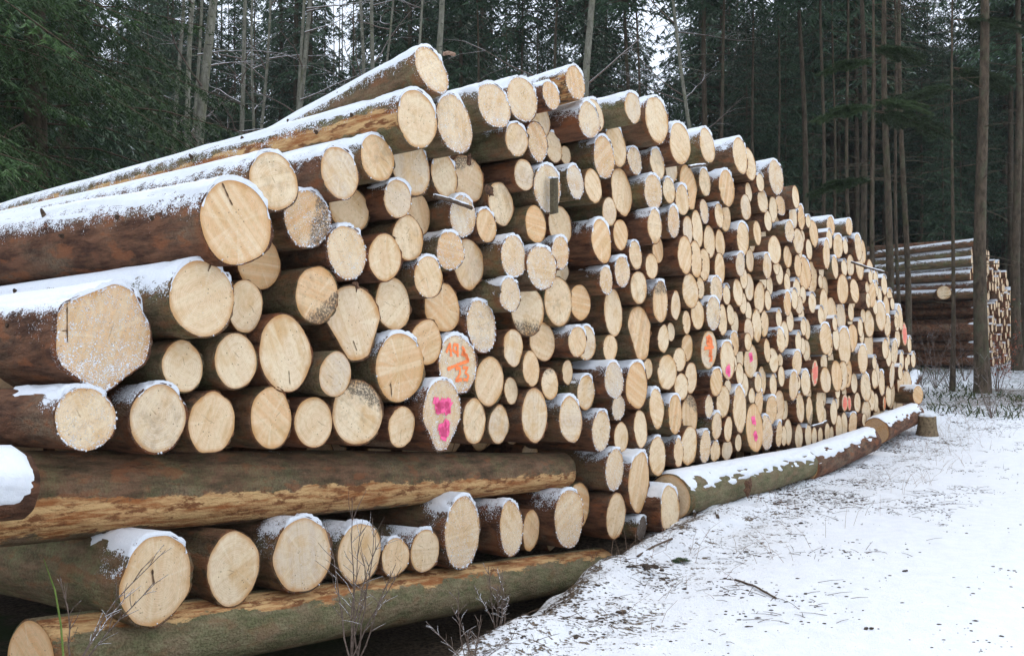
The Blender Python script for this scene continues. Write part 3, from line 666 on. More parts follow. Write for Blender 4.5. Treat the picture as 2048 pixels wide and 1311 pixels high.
(-0.108, 2.232, 0.171, 0.87, 0.044, '', '', 'large bare log end, nearest down right of the log with flat snow shelf'),
(-0.107, 1.092, 0.119, 1.05, 0.011, '', '', 'medium bare log end, nearest right of the very tall smooth log end'),
(-0.067, 2.715, 0.138, 0.99, 0.001, 's', '', 'medium snow-rimmed log end, nearest up right of the log with flat snow shelf'),
(-0.066, 2.991, 0.117, 1.06, -0.105, 's', '', 'medium snow-rimmed log end, second nearest below the tall clean top log'),
(0.002, 1.65, 0.105, 0.96, 0.01, '', '', 'small bare log end, nearest up left of the log with small orange signs'),
(0.031, 1.923, 0.155, 0.92, 0.034, '', '', 'medium bare log end, second nearest right of the log with grey-smeared top'),
(0.061, 2.461, 0.133, 0.89, -0.004, '', '', 'medium bare log end, second nearest right of the log with flat snow shelf'),
(0.077, 0.563, 0.174, 0.88, 0.0, '', '', 'large bare log end, third nearest above the half-sunk log at the foot'),
(0.168, 1.423, 0.124, 0.94, -0.059, '', '', 'medium bare log end, nearest left of the log with small orange signs'),
(0.191, 1.156, 0.146, 1.0, -0.03, '', '', 'medium bare log end, nearest down left of the log with small orange signs'),
(0.207, 2.214, 0.168, 0.8, 0.008, 'k', '', 'medium cracked log end, second nearest up right of the log with grey-smeared top'),
(0.232, 1.719, 0.138, 1.02, 0.015, '', '', 'medium bare log end, second nearest above the log with small orange signs'),
(0.252, 2.863, 0.21, 1.03, -0.08, 'q2', '', 'large bare log end, second nearest up right of the log with flat snow shelf'),
(0.285, 0.818, 0.186, 0.87, -0.085, 'd', '', 'large dark-stained log end, second nearest left of the big plain oval by pink blots'),
(0.339, 2.498, 0.172, 0.8, -0.035, '', '', 'large bare log end, third nearest right of the log with flat snow shelf'),
(0.365, 3.244, 0.163, 1.09, 0.05, 'S', '', 'medium snow-rimmed log end, second nearest down right of the tall clean top log'),
(0.405, 1.964, 0.103, 0.82, -0.033, '', '', 'small bare log end, fourth nearest right of the log with grey-smeared top'),
(0.44, 0.523, 0.155, 0.8, -0.0, 'sf', '', 'medium snow-rimmed log end, nearest up right of the half-sunk log at the foot'),
(0.454, 1.402, 0.18, 0.87, 0.029, 'o', 'orangesmall', 'log end with small orange painted signs one above the other'),
(0.503, 2.18, 0.156, 0.8, -0.038, '', '', 'medium bare log end, third nearest up right of the log with grey-smeared top'),
(0.511, 1.734, 0.158, 0.86, 0.049, 'sf', '', 'medium snow-rimmed log end, nearest above the log with small orange signs'),
(0.538, 2.672, 0.117, 0.87, -0.052, 'f', '', 'medium frosted log end, fourth nearest right of the log with flat snow shelf'),
(0.553, 0.88, 0.114, 0.83, -0.011, 'f', '', 'small frosted log end, nearest left of the big plain oval by pink blots'),
(0.573, 2.945, 0.132, 0.8, -0.061, 's', '', 'medium snow-rimmed log end, third nearest up right of the log with flat snow shelf'),
(0.635, 1.101, 0.135, 0.91, 0.027, 's', '', 'medium snow-rimmed log end, nearest down left of the log with low pink blot'),
(0.669, 1.955, 0.13, 1.04, 0.014, 'sf', '', 'medium snow-rimmed log end, third nearest above the log with small orange signs'),
(0.677, 2.403, 0.158, 0.84, -0.059, '', '', 'medium bare log end, fifth nearest right of the log with flat snow shelf'),
(0.68, 0.692, 0.131, 0.89, 0.012, 's', '', 'medium snow-rimmed log end, second nearest down left of the big plain oval by pink blots'),
(0.722, 0.452, 0.1, 1.07, -0.02, 's', '', 'small snow-rimmed log end, nearest right of the tall oval log above grey stub'),
(0.759, 2.651, 0.12, 0.91, 0.004, 's', '', 'medium snow-rimmed log end, sixth nearest down left of the big frosted log on stepped edge'),
(0.847, 2.16, 0.152, 0.88, -0.026, '', '', 'medium bare log end, sixth nearest up right of the log with grey-smeared top'),
(0.848, 1.676, 0.154, 0.8, -0.002, '', '', 'medium bare log end, nearest up right of the log with small orange signs'),
(0.855, 0.907, 0.157, 0.99, 0.004, 'k', '', 'medium cracked log end, nearest up left of the big plain oval by pink blots'),
(0.867, 1.299, 0.191, 0.86, 0.043, 'sp', 'pinkdot', 'snow-edged log end with one pink blot near the bottom'),
(0.889, 2.919, 0.181, 1.06, 0.026, 's', '', 'large snow-rimmed log end, second nearest left of the big frosted log on stepped edge'),
(0.942, 0.642, 0.122, 0.96, 0.02, '', '', 'medium bare log end, nearest down left of the big plain oval by pink blots'),
(0.95, 2.405, 0.131, 0.88, -0.066, '', '', 'medium bare log end, 7th nearest right of the log with flat snow shelf'),
(1.06, 0.431, 0.101, 1.2, -0.04, '', '', 'small bare log end, second nearest below the big plain oval by pink blots'),
(1.072, 2.652, 0.13, 0.8, -0.06, '', '', 'medium bare log end, fifth nearest down left of the big frosted log on stepped edge'),
(1.083, 1.726, 0.105, 0.89, -0.012, '', '', 'small bare log end, third nearest up right of the log with small orange signs'),
(1.141, 1.448, 0.122, 0.85, 0.0, 's', '', 'medium snow-rimmed log end, nearest above the log with low pink blot'),
(1.143, 3.256, 0.186, 0.99, 0.06, 'S', '', 'large snow-rimmed log end, second nearest up left of the big frosted log on stepped edge'),
(1.208, 2.215, 0.12, 0.95, 0.037, 's', '', 'medium snow-rimmed log end, 10th nearest above the log with small orange signs'),
(1.211, 1.942, 0.136, 0.8, 0.012, '', '', 'medium bare log end, sixth nearest up right of the log with small orange signs'),
(1.229, 0.815, 0.23, 0.9, 0.022, 's', 'bigoval', 'big plain oval log end left of the one with two small pink blots'),
(1.314, 2.473, 0.166, 1.0, 0.023, 's', '', 'medium snow-rimmed log end, fourth nearest down left of the big frosted log on stepped edge'),
(1.448, 2.79, 0.131, 1.01, 0.0, '', '', 'medium bare log end, third nearest down left of the big frosted log on stepped edge'),
(1.5, 1.573, 0.126, 1.01, 0.012, '', '', 'medium bare log end, second nearest above the log with upright red-pink mark'),
(1.585, 2.545, 0.125, 1.0, 0.067, '', '', 'medium bare log end, 7th nearest below the big frosted log on stepped edge'),
(1.602, 3.239, 0.172, 0.8, -0.021, '', '', 'large bare log end, nearest up left of the big frosted log on stepped edge'),
(1.606, 0.602, 0.247, 0.8, 0.031, 'pp', 'twopink', 'log end low in the pile with two small pink blots'),
(1.614, 2.278, 0.12, 1.07, -0.02, '', '', 'medium bare log end, 12th nearest left of the tall log under the jutting two'),
(1.627, 2.009, 0.14, 0.8, -0.032, '', '', 'medium bare log end, 9th nearest up right of the log with small orange signs'),
(1.652, 1.266, 0.171, 0.87, -0.026, 'p', 'redmark', 'narrow log end with a single upright red-pink mark in its upper half'),
(1.792, 1.625, 0.174, 0.8, -0.015, '', '', 'large bare log end, third nearest above the log with upright red-pink mark'),
(1.815, 2.502, 0.131, 0.9, -0.08, '', '', 'medium bare log end, 11th nearest below the big frosted log on stepped edge'),
(1.858, 2.228, 0.132, 0.91, 0.071, 's', '', 'medium snow-rimmed log end, 8th nearest left of the tall log under the jutting two'),
(1.864, 0.845, 0.149, 0.8, -0.018, 's', '', 'medium snow-rimmed log end, nearest above the log with two small pink blots'),
(1.894, 1.909, 0.164, 0.9, -0.024, '', '', 'medium bare log end, sixth nearest up right of the log with low pink blot'),
(1.917, 1.369, 0.126, 0.8, 0.05, '', '', 'medium bare log end, nearest up right of the log with upright red-pink mark'),
(1.935, 2.897, 0.12, 1.07, -0.004, 's', '', 'medium snow-rimmed log end, nearest down left of the big frosted log on stepped edge'),
(1.99, 0.527, 0.184, 0.8, 0.014, 'sf', '', 'large snow-rimmed log end, nearest right of the log with two small pink blots'),
(2.02, 1.061, 0.149, 0.8, -0.042, '', '', 'medium bare log end, nearest down right of the log with upright red-pink mark'),
(2.077, 2.405, 0.149, 1.13, 0.071, '', '', 'medium bare log end, sixth nearest left of the tall log under the jutting two'),
(2.08, 1.643, 0.139, 0.8, -0.038, '', '', 'medium bare log end, fourth nearest above the log with upright red-pink mark'),
(2.108, 3.158, 0.186, 1.06, 0.075, 'Sf', 'frostright', 'big frosted log end jutting from the stepped top edge on the right'),
(2.17, 1.263, 0.132, 1.0, 0.027, '', '', 'medium bare log end, second nearest right of the log with upright red-pink mark'),
(2.208, 0.745, 0.158, 0.8, -0.009, 's', '', 'medium snow-rimmed log end, nearest up right of the log with two small pink blots'),
(2.261, 2.845, 0.139, 0.87, -0.009, '', '', 'medium bare log end, second nearest below the big frosted log on stepped edge'),
(2.326, 1.469, 0.135, 0.84, 0.05, 's', '', 'medium snow-rimmed log end, second nearest up right of the log with upright red-pink mark'),
(2.395, 0.476, 0.142, 0.8, 0.007, 's', '', 'medium snow-rimmed log end, second nearest right of the log with two small pink blots'),
(2.451, 2.624, 0.118, 1.2, 0.102, 'sf', '', 'medium snow-rimmed log end, fifth nearest below the big frosted log on stepped edge'),
(2.502, 2.907, 0.112, 1.2, -0.017, 'f', '', 'small frosted log end, nearest below the big frosted log on stepped edge'),
(2.526, 0.752, 0.19, 0.8, -0.039, '', '', 'large bare log end, second nearest up right of the log with two small pink blots'),
(2.537, 1.861, 0.136, 0.8, 0.05, 's', '', 'medium snow-rimmed log end, sixth nearest up right of the log with upright red-pink mark'),
(2.689, 2.37, 0.123, 1.14, 0.0, '', '', 'medium bare log end, fourth nearest left of the tall log under the jutting two'),
(2.759, 0.974, 0.164, 0.8, 0.043, 's', '', 'medium snow-rimmed log end, third nearest down left of the orange-streaked narrow log'),
(2.839, 2.809, 0.128, 0.95, 0.01, 's', '', 'medium snow-rimmed log end, second nearest down right of the big frosted log on stepped edge'),
(2.868, 2.547, 0.145, 1.0, 0.058, '', '', 'medium bare log end, second nearest down left of the left jutting shoulder log'),
(2.92, 1.215, 0.146, 0.97, 0.026, 's', '', 'medium snow-rimmed log end, second nearest up left of the orange-streaked narrow log'),
(3.012, 2.285, 0.129, 0.88, 0.006, '', '', 'medium bare log end, third nearest down left of the tall log under the jutting two'),
(3.087, 2.828, 0.147, 0.89, 0.018, 's', '', 'medium snow-rimmed log end, third nearest down right of the big frosted log on stepped edge'),
(3.093, 0.714, 0.172, 0.8, 0.005, 's', '', 'large snow-rimmed log end, second nearest left of the very tall narrow low log'),
(3.133, 1.865, 0.115, 1.2, -0.026, '', '', 'medium bare log end, 8th nearest down left of the tall log under the jutting two'),
(3.216, 0.986, 0.152, 0.81, 0.027, 's', '', 'medium snow-rimmed log end, nearest down left of the orange-streaked narrow log'),
(3.278, 2.666, 0.132, 0.92, -0.104, '', '', 'medium bare log end, fifth nearest up left of the tall log under the jutting two'),
(3.427, 2.227, 0.195, 1.0, -0.06, 's', '', 'large snow-rimmed log end, second nearest down left of the tall log under the jutting two'),
(3.434, 0.657, 0.168, 0.8, 0.0, 'd', '', 'medium dark-stained log end, nearest left of the very tall narrow low log'),
(3.477, 1.085, 0.151, 0.8, 0.048, 'oo', 'orangestreak', 'narrow log end painted almost wholly orange in the right part'),
(3.76, 2.703, 0.164, 0.84, -0.055, '', '', 'medium bare log end, nearest left of the left jutting shoulder log'),
(3.796, 1.476, 0.191, 1.0, 0.076, 's', '', 'large snow-rimmed log end, second nearest left of the broad oval right-part log'),
(3.802, 0.994, 0.154, 1.0, 0.073, '', '', 'medium bare log end, second nearest down right of the orange-streaked narrow log'),
(3.805, 2.195, 0.193, 1.0, -0.094, '', '', 'large bare log end, nearest down left of the tall log under the jutting two'),
(3.824, 0.679, 0.206, 0.8, 0.0, '', 'tallnarrow', 'very tall narrow log end low in the right part of the pile'),
(3.979, 2.472, 0.182, 0.8, 0.028, 's', 'shoulder', 'tall log end with snowy dark trunk under the two jutting shoulder logs'),
(3.997, 1.868, 0.2, 1.0, -0.008, '', '', 'large bare log end, fourth nearest below the tall log under the jutting two'),
(4.128, 1.406, 0.15, 1.0, 0.017, 's', '', 'medium snow-rimmed log end, nearest left of the broad oval right-part log'),
(4.252, 1.027, 0.188, 1.0, 0.07, '', '', 'large bare log end, nearest right of the orange-streaked narrow log'),
(4.255, 2.074, 0.15, 1.0, -0.082, '', '', 'medium bare log end, third nearest below the tall log under the jutting two'),
(4.36, 1.798, 0.177, 1.0, -0.033, '', '', 'large bare log end, fourth nearest above the broad oval right-part log'),
(4.367, 2.832, 0.129, 1.2, -0.039, 'S', 'jutleft', 'left one of two logs jutting from the right shoulder, orange bark below its snow'),
(4.404, 2.336, 0.143, 1.1, 0.003, 's', '', 'medium snow-rimmed log end, nearest down right of the tall log under the jutting two'),
(4.55, 2.601, 0.152, 1.0, -0.003, 's', '', 'medium snow-rimmed log end, nearest up right of the tall log under the jutting two'),
(4.593, 2.076, 0.191, 1.0, 0.042, '', '', 'large bare log end, fourth nearest down right of the tall log under the jutting two'),
(4.637, 1.01, 0.187, 1.0, 0.027, '', '', 'large bare log end, second nearest above the pair of red-painted logs'),
(4.762, 1.373, 0.248, 0.8, 0.014, 's', 'broadoval', 'broad tall oval log end in the middle of the right part'),
(4.804, 1.747, 0.179, 1.0, -0.044, 's', '', 'large snow-rimmed log end, second nearest above the broad oval right-part log'),
(4.827, 0.669, 0.11, 0.86, 0.0, 'pr', 'redpairA', 'left one of two touching red-painted log ends near the pile foot'),
(4.998, 2.065, 0.154, 1.0, 0.073, '', '', 'medium bare log end, sixth nearest down right of the tall log under the jutting two'),
(5.009, 2.875, 0.109, 1.2, 0.0, 'S', 'jutright', 'right one of two logs jutting from the right shoulder, reddish bark below its snow'),
(5.017, 1.039, 0.195, 1.0, -0.036, '', '', 'large bare log end, nearest below the broad oval right-part log'),
(5.018, 0.653, 0.096, 0.8, 0.0, 'pr', 'redpairB', 'right one of two touching red-painted log ends near the pile foot'),
(5.033, 2.388, 0.136, 1.2, 0.011, '', '', 'medium bare log end, third nearest below the right jutting shoulder log'),
(5.146, 1.471, 0.181, 1.0, -0.0, '', '', 'large bare log end, nearest up right of the broad oval right-part log'),
(5.166, 0.385, 0.153, 1.08, 0.004, 's', '', 'medium snow-rimmed log end, nearest down left of the tall log beside brown base-log end'),
(5.237, 2.632, 0.179, 0.93, 0.054, 's', '', 'large snow-rimmed log end, nearest down right of the right jutting shoulder log'),
(5.342, 2.045, 0.203, 1.0, -0.065, 's', '', 'large snow-rimmed log end, fifth nearest above the broad oval right-part log'),
(5.384, 1.202, 0.196, 1.0, 0.069, 's', '', 'large snow-rimmed log end, second nearest down right of the broad oval right-part log'),
(5.491, 2.411, 0.196, 1.0, -0.002, 's', '', 'large snow-rimmed log end, fourth nearest right of the tall log under the jutting two'),
(5.501, 0.214, 0.157, 1.0, -0.075, '', '', 'medium bare log end, nearest right of the half-sunk log at the foot'),
(5.668, 0.827, 0.193, 1.0, 0.03, 's', '', 'large snow-rimmed log end, nearest above the tall log beside brown base-log end'),
(5.692, 0.479, 0.194, 0.95, 0.03, '', 'footbig', 'tall pale log end standing on the foot beside the brown base-log end'),
(5.768, 2.604, 0.164, 0.91, -0.032, '', '', 'medium bare log end, second nearest down right of the right jutting shoulder log'),
(5.795, 1.211, 0.202, 1.0, -0.09, '', '', 'large bare log end, nearest down right of the broad oval right-part log'),
(5.887, 2.049, 0.176, 1.0, 0.05, 's', '', 'large snow-rimmed log end, fourth nearest up left of the scraped log near right edge'),
(5.933, 1.658, 0.189, 1.0, 0.001, '', '', 'large bare log end, nearest left of the scraped log near right edge'),
(5.99, 2.359, 0.166, 1.09, 0.0, '', '', 'medium bare log end, fourth nearest down right of the right jutting shoulder log'),
(6.022, 0.337, 0.184, 1.0, -0.061, '', '', 'large bare log end, second nearest below the tall log beside brown base-log end'),
(6.265, 1.363, 0.198, 1.0, -0.089, '', '', 'large bare log end, nearest down left of the scraped log near right edge'),
(6.276, 0.974, 0.197, 1.0, -0.017, 's', '', 'large snow-rimmed log end, fourth nearest above the red-striped low log'),
(6.393, 1.764, 0.202, 1.0, 0.037, 's', '', 'large snow-rimmed log end, nearest up left of the scraped log near right edge'),
(6.456, 0.361, 0.175, 1.0, -0.029, '', '', 'large bare log end, nearest down right of the tall log beside brown base-log end'),
(6.627, 0.839, 0.182, 1.0, -0.011, 's', '', 'large snow-rimmed log end, nearest above the red-striped low log'),
(6.695, 1.629, 0.156, 0.94, 0.05, 's', 'edgejut', 'log jutting near the right outer edge with orange scraped bark and snow'),
(6.721, 0.547, 0.103, 0.85, 0.0, 'oo', 'redring', 'rightmost low log end with an orange-red painted stripe'),
(6.891, 1.884, 0.179, 1.0, -0.014, '', '', 'large bare log end, nearest above the scraped log near right edge'),
(7.047, 1.444, 0.184, 1.0, -0.093, '', '', 'large bare log end, nearest below the scraped log near right edge'),
(7.085, 0.931, 0.193, 1.0, 0.015, '', '', 'large bare log end, third nearest above the red-striped low log'),
(7.298, 0.628, 0.195, 1.0, -0.044, '', '', 'large bare log end, second nearest up right of the red-striped low log'),
(7.342, 1.243, 0.198, 1.0, -0.015, 's', '', 'large snow-rimmed log end, second nearest down left of the orange log on the right edge'),
(7.653, 1.754, 0.188, 0.97, -0.013, 's', '', 'large snow-rimmed log end, nearest above the orange log on the right edge'),
(7.663, 0.815, 0.187, 1.0, -0.006, '', '', 'large bare log end, fourth nearest up right of the red-striped low log'),
(7.898, 1.507, 0.178, 0.8, -0.006, 'oo', 'orangeedge', 'thin orange-painted log end on the right outer edge of the pile'),
(8.051, 0.79, 0.195, 1.0, -0.004, 's', '', 'large snow-rimmed log end, 7th nearest up right of the red-striped low log')]
REST=[
(2.825, 0.714, 0.129, 1.0, -0.087, '', ''),
(3.541, 1.886, 0.12, 1.13, 0.0, 's', ''),
(1.398, 2.087, 0.108, 0.88, 0.0, '', ''),
(2.867, 0.457, 0.147, 0.8, -0.055, '', ''),
(2.068, 2.707, 0.108, 1.01, 0.005, 'f', ''),
(4.41, 1.47, 0.146, 0.88, 0.016, '', ''),
(0.993, 1.915, 0.101, 0.88, -0.016, 's', ''),
(4.36, 0.584, 0.16, 0.8, 0.002, 's', ''),
(1.803, 3.073, 0.097, 1.13, 0.019, 's', ''),
(-0.161, 1.566, 0.083, 0.96, -0.063, '', ''),
(1.261, 1.154, 0.112, 0.8, 0.011, '', ''),
(3.473, 1.344, 0.131, 1.0, -0.047, '', ''),
(2.714, 3.013, 0.13, 0.8, 0.081, 'Sf', ''),
(4.86, 0.391, 0.16, 0.8, -0.017, '', ''),
(1.511, 1.034, 0.123, 0.8, -0.036, '', ''),
(2.259, 1.002, 0.123, 0.8, -0.008, 's', ''),
(3.977, 1.192, 0.111, 1.2, 0.0, 's', ''),
(2.972, 2.039, 0.11, 1.07, 0.006, 's', ''),
(3.126, 2.485, 0.115, 0.99, -0.094, '', ''),
(7.411, 2.014, 0.161, 1.0, -0.096, 's', ''),
(2.634, 1.528, 0.154, 0.8, -0.015, '', ''),
(5.982, 0.638, 0.147, 1.0, 0.026, '', ''),
(1.398, 1.299, 0.105, 0.82, -0.039, '', ''),
(2.149, 1.888, 0.109, 0.88, -0.026, '', ''),
(7.016, 2.199, 0.155, 1.0, -0.088, '', ''),
(6.959, 0.639, 0.154, 1.0, 0.002, '', ''),
(6.588, 1.314, 0.144, 1.15, 0.05, 's', ''),
(1.641, 2.961, 0.102, 0.87, -0.043, '', ''),
(5.388, 0.639, 0.132, 1.09, 0.0, '', ''),
(3.13, 0.384, 0.15, 0.8, -0.021, '', ''),
(2.491, 2.172, 0.114, 1.0, -0.021, '', ''),
(2.25, 2.571, 0.087, 1.2, -0.111, '', ''),
(1.279, 1.651, 0.121, 0.8, -0.049, '', ''),
(5.324, 0.892, 0.137, 1.0, -0.023, '', ''),
(2.787, 1.914, 0.115, 1.0, 0.042, 's', ''),
(2.388, 2.396, 0.093, 1.15, -0.12, '', ''),
(2.845, 1.679, 0.128, 0.8, -0.025, '', ''),
(2.071, 2.08, 0.088, 1.17, -0.049, '', ''),
(6.721, 2.196, 0.145, 1.01, 0.0, 's', ''),
(1.048, 1.031, 0.076, 1.2, -0.026, '', ''),
(1.319, 0.478, 0.087, 0.97, -0.026, '', ''),
(4.182, 2.664, 0.12, 0.92, 0.002, 's', ''),
(5.971, 0.922, 0.133, 1.0, 0.065, '', ''),
(2.647, 2.714, 0.108, 0.8, -0.104, '', ''),
(1.591, 1.765, 0.1, 0.8, -0.026, '', ''),
(2.676, 2.084, 0.114, 0.8, 0.0, '', ''),
(3.394, 0.378, 0.137, 0.8, 0.001, 's', ''),
(5.098, 1.804, 0.122, 1.0, 0.0, '', ''),
(6.896, 1.192, 0.138, 1.0, 0.016, 's', ''),
(3.575, 0.854, 0.113, 1.0, -0.06, 's', ''),
(7.569, 1.452, 0.142, 1.0, -0.025, '', ''),
(1.772, 1.043, 0.099, 1.0, 0.008, 's', ''),
(1.416, 1.844, 0.112, 0.8, -0.016, '', ''),
(4.57, 0.379, 0.157, 0.8, 0.003, '', ''),
(3.164, 2.14, 0.109, 1.0, -0.059, 's', ''),
(4.169, 0.763, 0.116, 1.0, -0.071, '', ''),
(3.165, 1.612, 0.1, 1.0, 0.02, 's', ''),
(2.297, 2.051, 0.106, 0.8, -0.06, '', ''),
(4.776, 2.344, 0.112, 1.05, 0.007, 's', ''),
(3.701, 1.744, 0.11, 1.0, 0.051, 's', ''),
(2.353, 1.7, 0.103, 0.8, 0.02, 's', ''),
(1.332, 1.465, 0.092, 1.0, 0.069, '', ''),
(4.459, 1.217, 0.115, 1.0, -0.065, '', ''),
(3.144, 1.226, 0.105, 1.0, -0.05, '', ''),
(3.59, 2.504, 0.127, 0.8, -0.054, '', ''),
(3.025, 1.444, 0.122, 0.8, 0.008, 's', ''),
(5.514, 1.604, 0.122, 0.98, 0.004, 's', ''),
(7.336, 1.694, 0.144, 0.94, 0.019, 's', ''),
(4.632, 0.704, 0.114, 1.0, -0.045, '', ''),
(5.514, 2.692, 0.105, 1.2, -0.12, '', ''),
(6.281, 0.583, 0.133, 0.91, 0.0, '', ''),
(5.313, 1.709, 0.118, 1.0, -0.075, '', ''),
(7.582, 0.531, 0.133, 1.0, -0.075, '', ''),
(3.328, 1.977, 0.102, 1.0, -0.039, '', ''),
(2.509, 1.085, 0.116, 0.8, -0.006, '', ''),
(1.101, 1.258, 0.085, 1.0, 0.011, '', ''),
(3.621, 0.35, 0.111, 0.8, -0.002, '', ''),
(3.676, 1.21, 0.102, 1.0, -0.092, '', ''),
(2.632, 0.437, 0.111, 0.8, -0.022, '', ''),
(2.266, 2.243, 0.091, 1.0, 0.023, 's', ''),
(1.65, 0.918, 0.086, 1.0, -0.012, '', ''),
(2.596, 1.25, 0.073, 1.2, -0.05, '', ''),
(3.484, 1.585, 0.122, 0.8, -0.04, '', ''),
(3.31, 1.748, 0.097, 1.0, -0.053, 's', ''),
(6.468, 2.273, 0.117, 1.0, -0.049, 's', ''),
(4.129, 0.557, 0.102, 1.0, -0.051, '', ''),
(3.264, 1.395, 0.101, 0.8, -0.02, '', ''),
(4.852, 2.617, 0.102, 1.01, 0.0, 's', ''),
(3.839, 0.341, 0.103, 0.82, 0.0, '', ''),
(4.11, 0.357, 0.115, 0.8, 0.0, '', ''),
(6.865, 0.379, 0.117, 1.0, -0.075, 's', ''),
(6.498, 2.044, 0.114, 1.0, -0.005, 's', ''),
(6.101, 1.885, 0.111, 1.0, 0.04, '', ''),
(5.673, 1.759, 0.095, 1.2, -0.004, '', ''),
(7.706, 1.123, 0.144, 0.8, 0.0, 's', ''),
(4.15, 2.288, 0.097, 1.0, -0.086, '', ''),
(3.326, 2.466, 0.086, 0.97, -0.078, '', ''),
(4.434, 0.835, 0.098, 1.0, 0.026, 's', ''),
(5.692, 1.497, 0.105, 1.0, -0.029, '', ''),
(5.615, 1.961, 0.104, 1.0, 0.077, '', ''),
(8.424, 1.114, 0.122, 1.13, 0.0, 's', ''),
(7.42, 0.964, 0.115, 1.0, 0.049, 's', ''),
(8.357, 0.764, 0.12, 1.0, -0.076, '', ''),
(2.977, 0.998, 0.086, 1.0, 0.018, '', ''),
(4.16, 1.651, 0.092, 1.0, 0.074, 's', ''),
(6.24, 2.389, 0.105, 1.0, -0.094, '', ''),
(5.134, 0.798, 0.097, 1.0, -0.096, '', ''),
(3.471, 2.646, 0.077, 1.11, -0.094, '', ''),
(3.425, 2.812, 0.075, 1.15, -0.011, 's', ''),
(6.302, 2.131, 0.106, 0.97, 0.0, 's', ''),
(6.06, 1.137, 0.099, 1.0, 0.039, 's', ''),
(8.183, 1.349, 0.132, 0.8, 0.0, 's', ''),
(7.172, 1.944, 0.091, 1.2, 0.0, '', ''),
(4.349, 0.322, 0.092, 0.81, -0.021, '', ''),
(4.052, 2.149, 0.085, 1.0, -0.063, '', ''),
(4.008, 0.886, 0.083, 1.0, -0.039, '', ''),
(5.757, 2.269, 0.092, 1.0, 0.068, 's', ''),
(2.37, 1.178, 0.057, 1.2, -0.114, '', ''),
(5.416, 0.418, 0.086, 1.0, 0.079, '', ''),
(2.854, 2.2, 0.057, 1.2, -0.049, '', ''),
(5.663, 2.127, 0.085, 1.0, 0.051, '', ''),
(6.796, 1.425, 0.087, 1.0, 0.032, 's', ''),
(8.209, 1.125, 0.092, 1.0, -0.021, '', ''),
(7.125, 1.678, 0.083, 1.0, 0.061, '', ''),
(7.813, 0.578, 0.084, 1.0, -0.082, 's', ''),
(7.997, 1.065, 0.107, 0.8, 0.0, '', '')]


def logpos(t, z, p):
    g = P0+t*T+p*N; return Vector((g[0], g[1], z))
BYNM = {}
SPT = {'topmost': .26, 'toppeeled': .085, 'huge': .03, 'topright': .12, 'mossy': .09}
for i, (t, z, r, asp, p, fl, nm, lab) in enumerate(LOGS):
    q = random.Random(i+100)
    tilt = SPT.get(nm, .012+.02*max(0, z)+q.uniform(-.008, .008)); az = PHI+q.uniform(-.012, .012)
    flats = (); amp = 1.
    if nm == 'squared': flats = ((radians(62), .93), (radians(-22), .86), (radians(148), .88), (radians(215), .90), (radians(-88), .93), (radians(100), .97))
    if nm == 'pearshape': flats = ((radians(118), .80), (radians(-125), .80), (radians(-60), .9))
    if nm == 'teardrop': flats = ((radians(112), .80), (radians(-115), .78))
    if nm == 'pink': flats = ((radians(132), .86), (radians(-128), .84))
    if 'q2' in fl: flats = flats or ((radians(125), .82), (radians(-120), .85))
    if not flats and q.random() < .3: amp = 1.7
    L = 5.0+q.uniform(-.15, .15)
    o, f, s, info = put_log(logpos(t, z, p), r, asp, L, i+1, fl, tilt, az, flats=flats, amp=amp, smat=(WOODD if 'g' in fl else None), lite=(z < .8 and nm == '' and 'S' not in fl), caplen=(.42 if nm in ('capA',) else .38 if nm in ('bigbottom', 'snowlump', 'basehalf') else None))
    tag(o, lab, 'log', 'logs stacked in the big pile'); BYNM[nm or i] = (o, f, s, info, r)
    if nm == 'fungus': f['stx'] = 2.; f['stz'] = -.6; f['stain'] = 1.
    if nm == 'blackbottom': f['stx'] = .8; f['stz'] = -1.2
    if nm == 'greymold': f['stx'] = .4; f['stz'] = 1.
    if nm == 'barktop': f['stx'] = 0.; f['stz'] = 1.2
    if nm == 'toppeeled': o['bz'] = .0; o['bw'] = .05; o['bside'] = -1.; o['peel'] = .0
    if nm == 'topright': o['peel'] = 1.
    if nm == 'mossy': o['moss'] = 1.
    if nm == 'topmost': o['moss'] = .5
    if nm == 'squared': f['frost'] = 1.15
